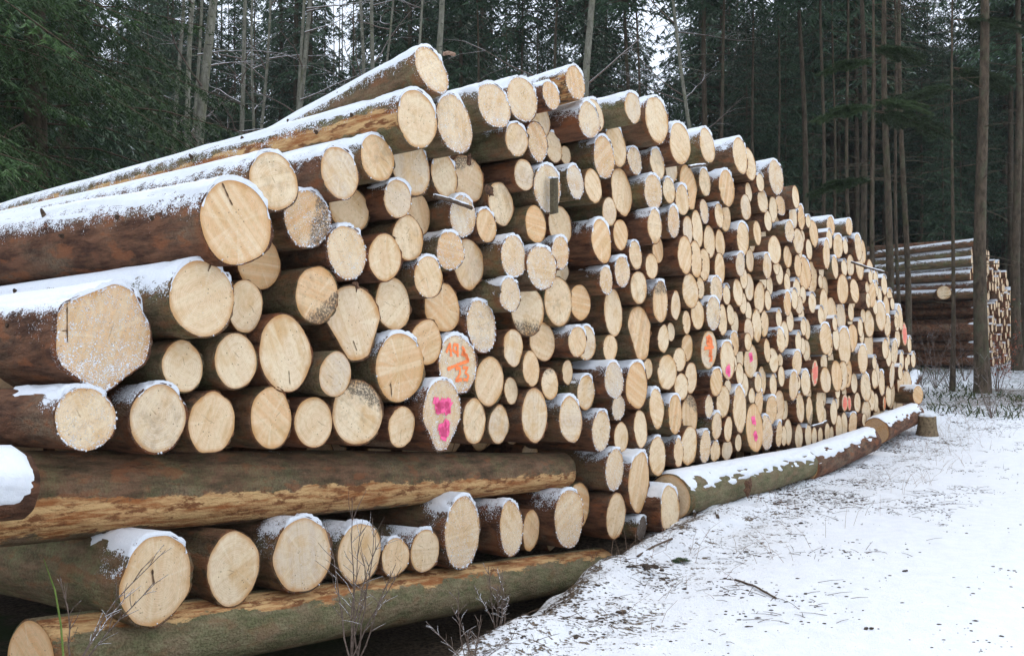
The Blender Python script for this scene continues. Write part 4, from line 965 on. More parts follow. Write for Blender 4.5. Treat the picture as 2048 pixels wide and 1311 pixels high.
# remaining far-end log ends and filler logs added inside to keep gaps dark
def merged(name, items, nseg):
    V = []; Fc = []; mi = []; U = []
    for (P, r, asp, L, tilt, seed, snowy) in items:
        R = shape(r, asp, seed); q = random.Random(seed); M = Matrix.Translation(P) @ Matrix.Rotation(PHI, 4, 'Z') @ Matrix.Rotation(-tilt, 4, 'X')
        b = len(V); A = [2*pi*k/nseg for k in range(nseg)]
        for y, m in ((0, 1), (.3, .985), (1.5, .97), (L, .93), (0.002, .955)):
            for a in A:
                x, z = R(a); V.append(M @ Vector((x*m, y, z*m))); U.append((1, 0))
        for j in range(3):
            for k in range(nseg): Fc.append((b+j*nseg+k, b+j*nseg+(k+1) % nseg, b+(j+1)*nseg+(k+1) % nseg, b+(j+1)*nseg+k)); mi.append(0)
        for k in range(nseg): Fc.append((b+k, b+4*nseg+k, b+4*nseg+(k+1) % nseg, b+(k+1) % nseg)); mi.append(0)
        c = len(V); V.append(M @ Vector((0, 0, 0))); U.append((0, 0))
        for a in A: x, z = R(a); V.append(M @ Vector((x*.957, .001, z*.957))); U.append((1, 0))
        for k in range(nseg): Fc.append((c, c+1+k, c+1+(k+1) % nseg)); mi.append(1)
        if snowy:
            na = 9; c = len(V)
            for y in (-.012, .01, .15, .26):
                for i in range(na):
                    a = radians(-50+100*i/(na-1)); x, z = R(a); d = math.hypot(x, z); h = .017*(1-(i/(na-1)*2-1)**2)*(1 if y < .2 else -.5)-.003
                    V.append(M @ Vector((x*(1+h/d), y, z*(1+h/d)))); U.append((0, 0))
            for j in range(3):
                for i in range(na-1): Fc.append((c+j*na+i, c+j*na+i+1, c+(j+1)*na+i+1, c+(j+1)*na+i)); mi.append(2)
    return obj(name, mesh(name, V, Fc, [BARK, WOOD, SN], uv=U, midx=mi))
items = []
for i, (t, z, r, asp, p, fl, nm) in enumerate(REST):
    items.append((logpos(t, z, p), r, asp, 5., .02+.02*max(0, z), 900+i, 's' in fl))
o = merged('stacked_logs', items, 22)
tag(o, 'smallest log ends crowded at the far right end of the pile', 'logs', kind='stuff')
allp = np.array([(l[0], l[1], l[2]) for l in LOGS+REST])
deep = []  # added filler logs, blocking light that would leak through the pile
for iz in range(16):
    for it in range(70):
        t = -8+it*.25+(iz % 2)*.125; z = -.1+iz*.23
        D = np.hypot(allp[:, 0]-t, allp[:, 1]-z)
        near = (D < .62)
        if near.sum() < 4: continue
        up = near & (allp[:, 1] > z+.12)
        if up.sum() < 2 or (D < .3).sum() < 1: continue
        deep.append((logpos(t, z, -.75+.2*((it*7+iz*3) % 5)/5), .128, 1., 4.2, .02+.02*z, 3000+iz*70+it, False))
o = merged('filler_logs', deep, 14)
tag(o, 'filler logs added deep inside the pile to keep its gaps dark', 'logs', kind='stuff')

# paint marks
def S_(cx, cz, k, pts): return [(cx+x*k, cz+z*k) for x, z in pts]
o, f, s, info, r = BYNM['orange']
k = r*.9
paint(f, info, [S_(0, 0, k, P) for P in (
    [(-.62, .45), (-.38, .78), (-.36, .30)],
    [(-.02, .42), (-.22, .52), (-.16, .74), (.04, .72), (.02, .48), (.0, .28)],
    [(.28, .66), (.42, .50), (.26, .36), (.52, .34), (.56, .05)],
    [(.30, .52), (.62, .12)],
    [(-.62, -.16), (-.1, -.02), (.5, .10)],
    [(-.18, -.16), (.08, -.12), (.06, -.34), (-.18, -.60), (.14, -.56)],
    [(.24, -.12), (.52, -.14), (.36, -.32), (.54, -.44), (.42, -.60), (.22, -.56)])], r*.055, M_ORANGE)
for nm, M_, sts, rad in (
    ('pink', M_PINK, [[(-.42, .42), (-.1, .3), (.3, .34), (.42, .2)], [(-.35, .28), (.35, .22)], [(-.3, .18), (.0, .12), (.4, .08)], [(-.2, .34), (-.16, .02)], [(.2, .34), (.3, .0)], [(-.2, -.32), (.0, -.38), (.18, -.22)], [(-.16, -.44), (.34, -.42)], [(-.06, -.5), (.3, -.52)], [(-.1, -.58), (.2, -.62)], [(.1, -.24), (.34, -.34)]], .10),
    ('orangesmall', M_ORANGE, [[(-.35, .62), (.1, .66), (-.2, .45), (.25, .48)], [(-.3, .35), (.3, .25), (.2, .62)], [(-.5, .08), (.5, .12)], [(0, -.12), (.3, -.1), (.05, -.3), (.3, -.34), (.1, -.55), (.35, -.5)]], .09),
    ('pinkdot', M_PINK, [[(-.2, -.45), (.2, -.3)], [(-.3, -.58), (.25, -.5)], [(-.1, -.7), (.2, -.65)]], .12),
    ('redmark', M_PINK, [[(-.2, .5), (.0, -.05)], [(.0, .5), (.15, .0)], [(-.15, .2), (.2, .25)]], .10),
    ('twopink', M_PINK, [[(-.25, .35), (.1, .38)], [(-.2, .25), (.15, .2)], [(-.15, -.2), (.1, -.5)], [(-.05, -.15), (.2, -.42)], [(-.12, -.4), (.2, -.3)]], .09),
    ('redpairA', M_RED, [[(-.1, .7), (.0, -.8)], [(-.35, .4), (-.3, -.5)], [(.25, .5), (.3, -.5)]], .22),
    ('redpairB', M_RED, [[(-.1, .7), (.0, -.8)], [(-.35, .4), (-.3, -.5)], [(.25, .5), (.3, -.5)]], .22),
    ('redring', M_ORANGE, [[(-.1, .7), (.4, .3), (.4, -.3), (.0, -.75)], [(.0, .5), (.1, -.5)]], .13),
    ('orangestreak', M_RED, [[(-.1, .8), (.1, -.8)], [(-.45, .4), (-.2, -.5)], [(.3, .5), (.45, -.4)]], .24),
    ('orangeedge', M_RED, [[(-.1, .8), (.1, -.8)], [(-.45, .4), (-.2, -.5)], [(.3, .5), (.45, -.4)]], .26)):
    o, f, s, info, r = BYNM[nm]
    paint(f, info, [S_(0, 0, r, P) for P in sts], r*rad, M_, wob=.3)

M_CRK = m_plain('dark_crack', (.06, .035, .02), (.16, .09, .045), 60)
for nm, sts, rad in (('squared', [[(-.80, .62), (-.79, .1), (-.78, -.1)], [(-.9, .1), (-.79, .11)]], .010), ('bigbottom', [[(-.14, .27), (-.12, .1), (-.08, -.08)]], .022),
                     ('huge', [[(-.36, .86), (-.2, .55), (-.1, .38)]], .018), ('largemid', [[(-.42, -.42), (-.38, -.6), (-.37, -.82)]], .016), ('pearshape', [[(-.1, -.45), (.0, -.7)]], .012),
                     ('ringed', [[(.06, -.45), (.07, -.8)]], .010), ('leftlarge', [[(.3, .9), (.2, .7)]], .02)):
    o, f, s, info, r = BYNM[nm]; paint(f, info, [S_(0, 0, r, P) for P in sts], r*rad, M_CRK, 'crack', .3)
# broken branch stubs on the long bare trunks
def stubs(o, r, ys, seed):
    q = random.Random(seed); mb = MB()
    for y in ys:
        a = q.uniform(-1.6, -.7); fx = (1-.014*y)*.96; c0 = Vector((sin(a)*r*fx, y, cos(a)*r*fx)); d = Vector((sin(a), -.5, cos(a))).normalized(); L = q.uniform(.02, .05)
        st_ = MB(); st_.tube([c0-d*.01, c0+d*L*.6, c0+d*L], [.014, .010, .006], 7); st_.build('branch_stub', [M_TWIG], o)
for nm in ('huge', 'topmost', 'toppeeled', 'squared', 'leftlarge'):
    o, f, s, info, r = BYNM[nm]; stubs(o, r, (.35, .62, 1.05, 1.3, 1.75), len(nm))

# logs lying along the front: cross logs and base logs
def long_log(A, B, ra, rb, label, cat='log', group=None, snow=False, seed=1, wood=None, sc0=0., sA=60, **props):
    A = Vector(A); B = Vector(B); d = B-A; L = d.length; q = random.Random(seed)
    n = 48; m = max(6, int(L/.12)); R = shape(1., 1., seed, (), 1.4); V = []; Fc = []; U = []
    for j in range(m+1):
        y = L*j/m; rr = ra+(rb-ra)*j/m
        for k in range(n):
            a = 2*pi*k/n; x, z = R(a); b = 1+.02*sin(y*1.9+a*2+seed)+.012*sin(y*5.3-a*3)+q.uniform(-.006, .006)
            V.append((x*rr*b, y, z*rr*b))
    for j in range(m):
        for k in range(n): Fc.append((j*n+k, j*n+(k+1) % n, (j+1)*n+(k+1) % n, (j+1)*n+k))
    for j in (0, m): Fc.append(tuple(j*n+k for k in (range(n) if j else range(n-1, -1, -1))))
    me = mesh('log', V, Fc, BARK); o = obj('log', me, None, A)
    az = math.atan2(-d.x, d.y); el = math.atan2(d.z, math.hypot(d.x, d.y)); o.rotation_euler = (el, 0, az)
    for side, j, yy in ((-1, 0, -.003), (1, m, L+.003)):
        rr0 = (ra if j == 0 else rb)*.955; fv = [(0, yy, 0)]; fu = [(0, 0)]; ff = []
        for q1 in (.4, .75, .93, 1.):
            for k in range(n):
                x, z = R(2*pi*k/n); b = 1+.02*sin((0 if j == 0 else L)*1.9+2*pi*k/n*2+seed); fv.append((x*rr0*q1*b, yy, z*rr0*q1*b)); fu.append((q1, k/n))
        for k in range(n): ff.append((0, 1+k, 1+(k+1) % n))
        for q2 in range(3):
            for k in range(n): ff.append((1+q2*n+k, 1+(q2+1)*n+k, 1+(q2+1)*n+(k+1) % n, 1+q2*n+(k+1) % n))
        f = obj('cut_face', mesh('cut_face', fv, ff, wood or WOOD, uv=fu), o); f['frost'] = .15; f['stain'] = 0.; f['stx'] = 1.; f['stz'] = 1.
    pr = dict(snow=.15, snowlen=60., frost=0., moss=0., peel=0., bz=0., bw=0., bside=1.); pr.update(props)
    for k_, v_ in pr.items(): o[k_] = float(v_)
    if snow:
        na = 30; ms = m*2; V = []; Fc = []
        aa = np.linspace(-radians(84), radians(84), na)+sc0; ya = np.linspace(0, L, ms+1); GA, GYn = np.meshgrid(aa, ya)
        nzz = fbm(GA*ra*25+seed, GYn*9, seed+5, 4)-.5; n2 = fbm(GA*ra*90, GYn*45, seed+9, 2)-.5
        hg = np.clip(np.minimum(.024, .04*(1-((GA-sc0)/radians(sA))**2+nzz*3.))*(1+n2*.5), -.02, .05)
        hg[0] = -.01; hg[-1] = -.01
        for j in range(ms+1):
            rr = ra+(rb-ra)*j/ms
            for i in range(na):
                x, z = R(aa[i]); V.append((x*(rr+hg[j, i]), ya[j], z*(rr+hg[j, i])))
        for j in range(ms):
            for i in range(na-1): Fc.append((j*na+i, j*na+i+1, (j+1)*na+i+1, (j+1)*na+i))
        obj('snow_cap', mesh('snow_cap', V, Fc, SN), o)
    return tag(o, label, cat, group)
GB = 'logs lying lengthwise under and between the layers'
long_log(on_front(-330, 1012, -.27), on_front(1122, 941, -.22), .205, .135, 'long cross log with a peeled orange strip, lying between the two lowest layers', group=GB, seed=3, bz=-.078, bw=.075, moss=.3, snow_=0)
long_log(on_front(-420, 985, -.02), on_front(40, 972, -.02), .15, .13, 'snow-covered log tip poking in at the left edge in front of the cross log', group=GB, seed=5, snow=True, sc0=.6, sA=88)
long_log(on_front(62, 1322, -.09), on_front(1200, 1132, -.10), .165, .145, 'mossy green base log with scraped top under the bottom row at left', group=GB, seed=8, moss=1., bz=.15, bw=.055)
long_log(on_front(1338, 996, .06), on_front(1608, 928, .22), .205, .158, 'snow-covered mossy base log, nearest of those along the right foot', group=GB, seed=12, snow=True, moss=1., snow_=1)
long_log(on_front(1606, 932, .22), on_front(1738, 880, .26), .17, .15, 'snow-covered base log in the middle of the right foot, brown end showing', group=GB, seed=14, wood=WOODO, snow=True, peel=.0)
long_log(on_front(1752, 862, .22), on_front(1829, 828, .22), .17, .14, 'farthest snow-covered base log, ending beside the tree stump', group=GB, seed=16, wood=WOODO, snow=True, peel=.0)
long_log(on_front(1790, 812, -.5), on_front(1832, 752, -1.2), .13, .12, 'thin snow-topped log slanting away behind the right end of the pile', group=GB, seed=18, snow=True)
o, f, s, info = put_log(on_front(1836, 789, .25), .135, 1., 1.6, 777, 's', .02, PHI-.25, caplen=.5)
tag(o, 'single short log lying clear of the pile on the far base log', 'log', 'logs stacked in the big pile')

# ------------------------------------------------------------------ second pile
FP = np.array([11.9, 28.2]); q = random.Random(9)
far = []; rest = []
rows = 15
for iz in range(rows):
    for it in range(28):
        t = it*.26+(iz % 2)*.13; z = .7+iz*.222
        top = 3.95-.19*max(0, t-.5)
        if z > top or (it > 0 and q.random() < .06): continue
        z += q.uniform(-.05, .05)
        if iz < 8 and it < 3 and iz != 4: continue
        g = FP+t*T+q.uniform(-.1, .12)*N
        far.append((it, iz, Vector((g[0], g[1], z+q.uniform(-.03, .03))), q.uniform(.10, .135)))
wd = {0: 'lowest', 1: 'second lowest', 2: 'third lowest', 3: 'fourth lowest', 4: 'fifth lowest'}
fit = sorted([a for a in far if a[0] == 0 and a[1] > 5], key=lambda a: -a[1])
nth = ['topmost', 'second from top', 'third from top', 'fourth from top', 'fifth from top', 'sixth from top', 'seventh from top', 'eighth from top', 'ninth from top', 'lowest']
for k, a in enumerate(fit):
    o, f, s, info = put_log(a[2], a[3], 1., 5.2, 500+k, 'S', .085-.012*k, PHI+q.uniform(-.02, .02), n=28)
    tag(o, 'snowy log on the near side of the distant pile, %s' % nth[k], 'log', 'logs in the distant pile')
o = merged('stacked_logs', [(a[2], a[3], 1., 5.2, .03, 4000+i, q.random() < .5) for i, a in enumerate(far) if a not in fit], 14)
tag(o, 'end faces and lower logs of the distant pile beyond the trees', 'logs', kind='stuff')
o, f, s, info = put_log(at(1888, 585, 26.6), .165, 1.05, 3., 601, '', .0, radians(-19), n=32)
tag(o, 'log with round pale end facing the road, under the distant pile', 'log', 'logs in the distant pile')

# ------------------------------------------------------------------ trees
def crown_mesh(name, Ht, cb, rmax, nb, seed, step, clen, cw, mat, droop=.5, up=.15, zmax=99, azr=None, wood=None):
    g = np.random.default_rng(seed); tris = []; sticks = MB()
    for k in range(nb):
        hz = cb+(Ht-cb)*((k+g.random())/nb)**1.15
        if hz > zmax: continue
        fr = (hz-cb)/(Ht-cb); L = rmax*(1-fr)**.75*g.uniform(.65, 1.12)+.25
        if k < nb*.08: L *= g.uniform(.5, 1)
        az = g.uniform(0, 2*pi) if azr is None else g.uniform(*azr)
        dr = droop*g.uniform(.6, 1.3)
        def pos(s): return np.stack([np.cos(az)*s, np.sin(az)*s, hz+up*s-dr*s*s/max(L, .5)+.12*dr*np.maximum(0, s-.7*L)**2*4], -1)
        ss = np.linspace(0, L, 5); th0 = .5 if wood else 1.
        sticks.tube([tuple(p) for p in pos(ss)], [(.012+.006*L)*th0, (.01+.004*L)*th0, (.009+.003*L)*th0, .005, .003], 4, 0, False)
        s = np.arange(.12*L, L, step*1.7)
        for side in (-1, 1):
            sj = s+g.uniform(-.5, .5, len(s))*step
            tl = np.minimum(.9, (.38*(L-sj)+.12))*g.uniform(.6, 1.2, len(s)); tl = np.maximum(tl, .1)
            base = pos(sj); a2 = az+side*(1.0+g.uniform(-.25, .25, len(s)))
            dirn = np.stack([np.cos(a2), np.sin(a2), -.3-g.random(len(s))*1.1], -1); dirn /= np.linalg.norm(dirn, axis=1)[:, None]
            nc = max(2, int(.9/step)); w_ = (np.arange(nc)+.5)/nc
            P = base[:, None, :]+dirn[:, None, :]*(tl[:, None]*w_[None])[..., None]; P = P.reshape(-1, 3)
            P = P[np.repeat(tl, nc)*0 == 0]
            D = np.repeat(dirn, nc, 0); keep = g.random(len(P)) < np.repeat(np.clip(tl/.9*1.5+.25, 0, 1), nc)
            P = P[keep]; D = D[keep]
            for s2 in (-1, 1):
                r = g.normal(0, .45, P.shape); sd_ = np.cross(D, [0, 0, 1.]); sd_ /= np.linalg.norm(sd_, axis=1)[:, None]+1e-6
                dd = D*.8+sd_*s2*.75+r*.5+np.array([0, 0, -.25]); dd /= np.linalg.norm(dd, axis=1)[:, None]
                wv = np.cross(dd, g.normal(0, 1, P.shape)); wv /= np.linalg.norm(wv, axis=1)[:, None]+1e-6
                ln = clen*g.uniform(.6, 1.3, (len(P), 1)); ww = cw*g.uniform(.7, 1.3, (len(P), 1))
                tris.append(np.stack([P-wv*ww*.5, P+wv*ww*.5, P+dd*ln], 1))
    Tn = np.concatenate(tris); Vn = Tn.reshape(-1, 3); Fn = np.arange(len(Vn)).reshape(-1, 3)
    # join the branch wood to the same crown mesh
    V = np.concatenate([Vn, np.array([tuple(v) for v in sticks.v])]) ; off = len(Vn)
    q4 = np.array([f for f in sticks.f if len(f) == 4])+off
    t3 = np.concatenate([q4[:, [0, 1, 2]], q4[:, [0, 2, 3]]])
    Fa = np.concatenate([Fn, t3]); mi = np.concatenate([np.zeros(len(Fn)), np.ones(len(t3))])
    return mesh(name, V, Fa, [mat, wood or M_SPRUCE], midx=mi, smooth=False)

def trunk_mesh(Ht, r0, seed, mat, dead=0, dz=(1., 8.), bend=.02, n=12, lean=(0, 0)):
    q = random.Random(seed); mb = MB(); k = 16; pts = []; rad = []
    ph = q.uniform(0, 6); 
    for i in range(k+1):
        f = i/k; z = Ht*f**1.3-.3*(1-f); pts.append((lean[0]*z+bend*sin(z*.7+ph)*min(1, z), lean[1]*z+bend*cos(z*.6+ph), z)); rad.append(r0*(1-.93*f**1.1)*(1+.35*math.exp(-max(0, z)/.35)))
    mb.tube(pts, rad, n)
    for v in mb.v: v.x += q.uniform(-.02, .02)*r0; v.y += q.uniform(-.02, .02)*r0
    for i in range(dead):
        z = q.uniform(*dz); a = q.uniform(0, 6.28); L = q.uniform(.25, 1.5); x0, y0 = lean[0]*z, lean[1]*z; el = q.uniform(-.25, .2)
        p = [(x0, y0, z)]; 
        for s in (.4, .7, 1.): p.append((x0+cos(a+.15*s)*L*s, y0+sin(a+.15*s)*L*s, z+el*L*s-.12*L*s*s))
        mb.tube(p, [.011, .008, .005, .003], 4, 0, False)
        if L > .7:
            for s in (.5, .75):
                b = a+q.choice([-1, 1])*.8; c0 = Vector(p[2 if s < .6 else 3])
                mb.tube([c0, c0+Vector((cos(b), sin(b), -.1))*L*.3], [.004, .002], 3, 0, False)
    return mesh('trunk', mb.v, mb.f, mat)

GRP_S = 'spruces of the forest behind the pile'
# prototypes
CR = {}
CR['high'] = [crown_mesh('crown', 22, cb, 2.7, 130, 20+i, .22, .25, .06, M_ND_MID, .45) for i, cb in enumerate((9.6, 8.4, 10.6))]
CR['full'] = [crown_mesh('crown', h, .5, rm, 150, 30+i, .20, .25, .06, M_ND_MID, .5) for i, (h, rm) in enumerate(((17, 2.7), (13, 2.3), (21, 3.1)))]
CR['near'] = [crown_mesh('crown', 17, 1.4, 3.7, 230, 41+i, .062, .085, .0135, M_ND_NEAR, .5, .1, 8., None, M_TWIG) for i in range(2)]
TR = [trunk_mesh(21, r, 60+i, M_SPRUCE, 34, (1.2, 9.5)) for i, r in enumerate((.15, .19, .13, .23))]
GAPS = [(215, 275, 100), (365, 400, 30), (455, 500, 55), (678, 716, 85), (1060, 1112, 120), (1268, 1340, 215), (1525, 1600, 150), (1785, 1830, 120), (1885, 1955, 215)]
def gap_scale(x, y, kind, sc_):
    px = CX+x/y*F; rr = (.8 if kind == 'full' else .9)/y*F
    for a, b, yy in GAPS:
        if a-rr < px < b+rr: sc_ = min(sc_, (H+(CY-yy)*y/F-1)/17.)
    return sc_
def spruce(x, y, kind, i, label, group, sc_=1., rot=None, tr=None, name='spruce_tree', trunk=None):
    z = float(ground_z(x, y)); r = bpy.data.objects.new(name, None); COL.objects.link(r); r.location = (x, y, z); r.empty_display_size = .3
    r.rotation_euler = (0, 0, rot if rot is not None else rng.uniform(0, 6.28)); r.scale = (sc_,)*3
    obj('trunk', trunk or TR[i % 4], r)
    if kind: obj('crown', CR[kind][i % len(CR[kind])], r)
    tag(r, label, 'tree', group); return r
# the two big trees that hang over the logs on the left
spruce(-7.0, 11.0, 'near', 0, 'dark green spruce whose low branches hang over the logs at far left', GRP_S, 1., .4)
spruce(-6.6, 15.2, 'near', 1, 'spruce behind the left logs with lit green drooping branches', GRP_S, 1.05, 2.1)
spruce(-9.2, 14.5, 'near', 1, 'spruce at the left edge behind the overhanging one', GRP_S, 1.1, 4.)
spruce(-6.9, 12.9, 'near', 0, 'spruce whose low boughs reach furthest right over the left logs', GRP_S, .95, 1.2)

# pale deciduous trunks
def pale_tree(xb, yb, xt, wpx, dia, label, seed, mat=M_BEECH, fork=None, br=10, kind='deciduous_tree', crown=None):
    dia *= .62 if mat is M_BEECH else .85
    Z = F*dia/wpx; X = (xb-CX)/F*Z; zg = float(ground_z(X, Z)); zt = H+CY/F*Z; zb = H+(CY-yb)/F*Z
    ln = ((xt-CX)/F*Z-X)/(zt-zb); Xg = X-ln*(zb-zg)
    r = bpy.data.objects.new(kind, None); COL.objects.link(r); r.location = (Xg, Z, zg)
    q = random.Random(seed); Ht = q.uniform(16, 20)
    obj('trunk', trunk_mesh(Ht, dia*(.74 if mat is M_BEECH else .49), seed, mat, 6 if crown is None else 30, (2, 9), .05, 14, (ln, q.uniform(-.01, .01))), r)
    if fork:
        mb = MB(); p = [(ln*fork[0], 0, fork[0])]; 
        for s in (1.5, 4, 8, 12): p.append((ln*fork[0]+fork[1]*s, .02*s, fork[0]+s))
        mb.tube(p, [dia*.36, dia*.34, dia*.3, dia*.2, .02], 12); mb.build('limb', [mat], r)
    if crown is not None:
        c = obj('crown', CR['high'][crown], r)
        c.location = (ln*11, 0, 1.6)
    if br:
        mb = MB()
        for k in range(br):
            z = q.uniform(3, 11); a = q.uniform(0, 6.28); L = q.uniform(1., 3.2); el = q.uniform(.1, .9); c0 = Vector((ln*z, 0, z)); pts = [c0]; d = Vector((cos(a), sin(a), el)).normalized()
            for s in range(5):
                d = (d+Vector((q.uniform(-.25, .25), q.uniform(-.25, .25), q.uniform(-.15, .1)))).normalized(); pts.append(pts[-1]+d*L/5)
            mb.tube(pts, [.022, .016, .012, .009, .006, .003], 5, 0, False)
            for j in (2, 3, 4):
                for w2 in range(2):
                    d2 = (d+Vector((q.uniform(-1, 1), q.uniform(-1, 1), q.uniform(-.6, .4)))).normalized(); p1 = pts[j]+d2*L*.16; p2 = p1+(d2+Vector((0, 0, -.3)))*L*.16
                    mb.tube([pts[j], p1, p2], [.006, .004, .002], 4, 0, False)
        mb.build('branches', [M_TWIGS], r)
    tag(r, label, 'tree', 'pale bare trunks behind the pile' if mat is M_BEECH else GRP_S)
for a in (
    (350, 300, 362, 10, .2, 'slim pale trunk, first of the tight group left of the thick leaning one', 1, M_BEECH, None, 4),
    (374, 300, 386, 11, .2, 'slim pale trunk, second of the tight group left of the thick one', 2, M_BEECH, None, 4),
    (388, 295, 399, 8, .16, 'thinnest pale trunk squeezed against the thick leaning one', 3, M_BEECH, None, 3),
    (404, 290, 426, 20, .30, 'thickest pale leaning trunk above the left logs', 4, M_BEECH, None, 8),
    (479, 250, 493, 10, .2, 'pale trunk with a snowy forked side branch above the low end of the topmost log', 5, M_BEECH, None, 12),
    (507, 230, 506, 6, .13, 'thin mossy pole right of the trunk with the snowy fork', 6, M_BEECH, None, 6),
    (525, 220, 540, 7, .15, 'thin greenish trunk left of the forked pair', 7, M_BEECH, None, 5),
    (601, 190, 614, 13, .26, 'pale double trunk that forks just above the topmost log', 8, M_BEECH, (2.2, .055), 12),
    (724, 130, 722, 9, .19, 'left one of two parallel straight pale trunks above the topmost log', 9, M_BEECH, None, 8),
    (743, 120, 745, 10, .2, 'right one of two parallel straight pale trunks above the topmost log', 10, M_BEECH, None, 8),
    (772, 110, 786, 6, .12, 'thin leaning pole right of the two parallel pale trunks', 11, M_BEECH, None, 6),
    (838, 80, 846, 7, .15, 'thin pale trunk just left of the thick one behind the topmost log', 12, M_BEECH, None, 5),
    (877, 90, 880, 15, .26, 'thick pale trunk rising right behind the topmost log face', 13, M_BEECH, None, 8),
    (1174, 190, 1186, 17, .27, 'mottled grey-white trunk with moss patches behind the middle of the pile', 14, M_BEECH, None, 9),
    (1378, 240, 1345, 8, .17, 'thin pale trunk leaning left, between mid pile and thick brown spruce', 15, M_BEECH, None, 9)):
    pale_tree(*a)
for a in (
    (955, 170, 952, 10, .18, 'slim dark spruce trunk left of the middle of the pile top', 21, 0),
    (1045, 150, 1043, 8, .15, 'far slim spruce trunk behind the frosted top logs', 22, 1),
    (1112, 140, 1113, 11, .19, 'dark spruce trunk just left of the mottled grey-white one', 23, 2),
    (1258, 180, 1252, 14, .24, 'brown spruce trunk directly above the mossy snow-topped log', 24, 0),
    (1277, 190, 1272, 9, .15, 'slim spruce trunk touching the brown one above the mossy log', 25, 1),
    (1408, 260, 1410, 18, .30, 'thick light brown spruce trunk above the stepped top edge', 26, 2),
    (1440, 270, 1452, 12, .19, 'dark mossy trunk right of the thick light brown one', 27, 1),
    (1507, 310, 1502, 10, .17, 'straight slim grey spruce trunk in the gap right of the pile top', 28, 0),
    (1612, 430, 1598, 17, .28, 'greenish spruce trunk rising from the right shoulder of the pile', 29, 1),
    (1730, 470, 1722, 17, .24, 'dark spruce trunk with green boughs across it, left of the far pile', 30, 2),
    (1776, 640, 1768, 20, .26, 'thick dark spruce trunk standing before the left end of the far pile', 31, 0),
    (1814, 660, 1797, 15, .20, 'mossy spruce trunk standing before the middle of the far pile', 32, 2),
    (1852, 420, 1848, 12, .32, 'dark spruce trunk far behind the distant pile', 33, 1),
    (1963, 790, 1967, 31, .36, 'nearest spruce trunk on the right with bare knobbly bark', 34, 0),
    (1560, 330, 1556, 8, .135, 'thin dark spruce pole just right of the slim grey one', 36, 0),
    (1645, 420, 1641, 11, .17, 'dark spruce pole between the greenish trunk and the dark group', 37, 1),
    (1668, 430, 1666, 8, .14, 'thin spruce pole behind the jutting shoulder logs', 38, 2),
    (1697, 440, 1693, 11, .17, 'mid-grey spruce pole left of the bough-crossed trunk', 39, 0),
    (1750, 470, 1746, 9, .125, 'thin spruce pole between the two dark front trunks', 40, 1),
    (1795, 470, 1786, 9, .125, 'thin spruce pole squeezed between two thick dark trunks', 41, 2),
    (1880, 460, 1876, 9, .30, 'slender spruce pole above the middle of the distant pile', 42, 0),
    (1912, 470, 1908, 8, .30, 'slender spruce pole above the right of the distant pile', 43, 1),
    (1990, 520, 1992, 10, .34, 'slender spruce pole right behind the knobbly trunk', 44, 2),
    (2034, 700, 2038, 22, .34, 'spruce trunk at the right edge past the knobbly one', 35, 1)):
    pale_tree(a[0], a[1], a[2], a[3], a[4], a[5], a[6], M_SPRUCE, None, 0, 'spruce_tree', a[7])

# the forest behind: every tree its own
pts = []; g = np.random.default_rng(77); tries = 0
LABF = {'high': 'tall spruce with bare lower trunk', 'full': 'bushy snow-dusted spruce among the trunks'}
FARL = 'bushy dark spruce in the far background of the wood'; FARG = 'bushy spruces in the far background'
SPEC = []
while len(pts) < 270 and tries < 20000:
    tries += 1; y = 17+66*g.random()**.9; x = g.uniform(-.56, .60)*y
    t, s = st(x, y)
    if -10 < t < 10 and s > -7.5: continue
    if s > -1.5 and t < 13: continue
    if s > 4 and y < 40: continue
    ft, fs = (x-FP[0])*T[0]+(y-FP[1])*T[1], (x-FP[0])*N[0]+(y-FP[1])*N[1]
    if -1.5 < ft < 9 and -6.5 < fs < 4: continue
    u = x/y
    if u > .2 and y < 26: continue
    if -.335 < u < -.045 and y < 31: continue
    if -.045 <= u <= .12 and y < 27: continue
    if u > .12 and y < 34: continue
    dm = 1.5 if y < 35 else 1.15
    if any((x-a)**2+(y-b)**2 < dm*dm for a, b in pts): continue
    pts.append((x, y))
    kind = 'high' if (g.random() < (.62 if u > .05 else .45)) else 'full'
    if u > .12 and y < 42: kind = 'high'
    if -.335 < u < .12 and y < 42: kind = 'full' if g.random() < .75 else 'high'
    if u < -.1 and y < 24 : kind = 'full'
    side = 'above the left part of the pile' if u < -.18 else 'above the middle of the pile' if u < .1 else 'above the right part of the pile' if u < .3 else 'beyond the distant pile'
    dist = 'nearer' if y < 48 else 'far'
    SPEC.append((x, y, kind, len(pts), '%s %s, %s' % (dist, LABF[kind], side), ('tall' if kind == 'high' else 'bushy')+' %s spruces %s' % (dist, side), gap_scale(x, y, kind, g.uniform(.85, 1.15))))
# dense far edge of the wood
for k in range(120):
    a = -.62+1.26*k/119; y = g.uniform(86, 104); SPEC.append((a*y, y, 'full', k, FARL, FARG, gap_scale(a*y, y, 'full', g.uniform(.75, 1.15))))
for k in range(26):
    u = g.uniform(.22, .62); y = g.uniform(60, 84); SPEC.append((u*y, y, 'full', k, FARL, FARG, gap_scale(u*y, y, 'full', g.uniform(.7, 1.))))
k = 0
while k < 62:
    u = g.uniform(.2, .5); y = g.uniform(35, 62); x = u*y
    ft, fs = (x-FP[0])*T[0]+(y-FP[1])*T[1], (x-FP[0])*N[0]+(y-FP[1])*N[1]
    if -1.5 < ft < 9 and -6.5 < fs < 4: continue
    if any((x-a)**2+(y-b)**2 < .7 for a, b in pts): continue
    pts.append((x, y)); k += 1
    SPEC.append((x, y, 'high', k, 'slim spruce of the close-set dark stand on the right', 'slim spruces of the dark stand on the right', gap_scale(x, y, 'full', g.uniform(.8, 1.05))))
SPEC.sort(key=lambda a: a[1])
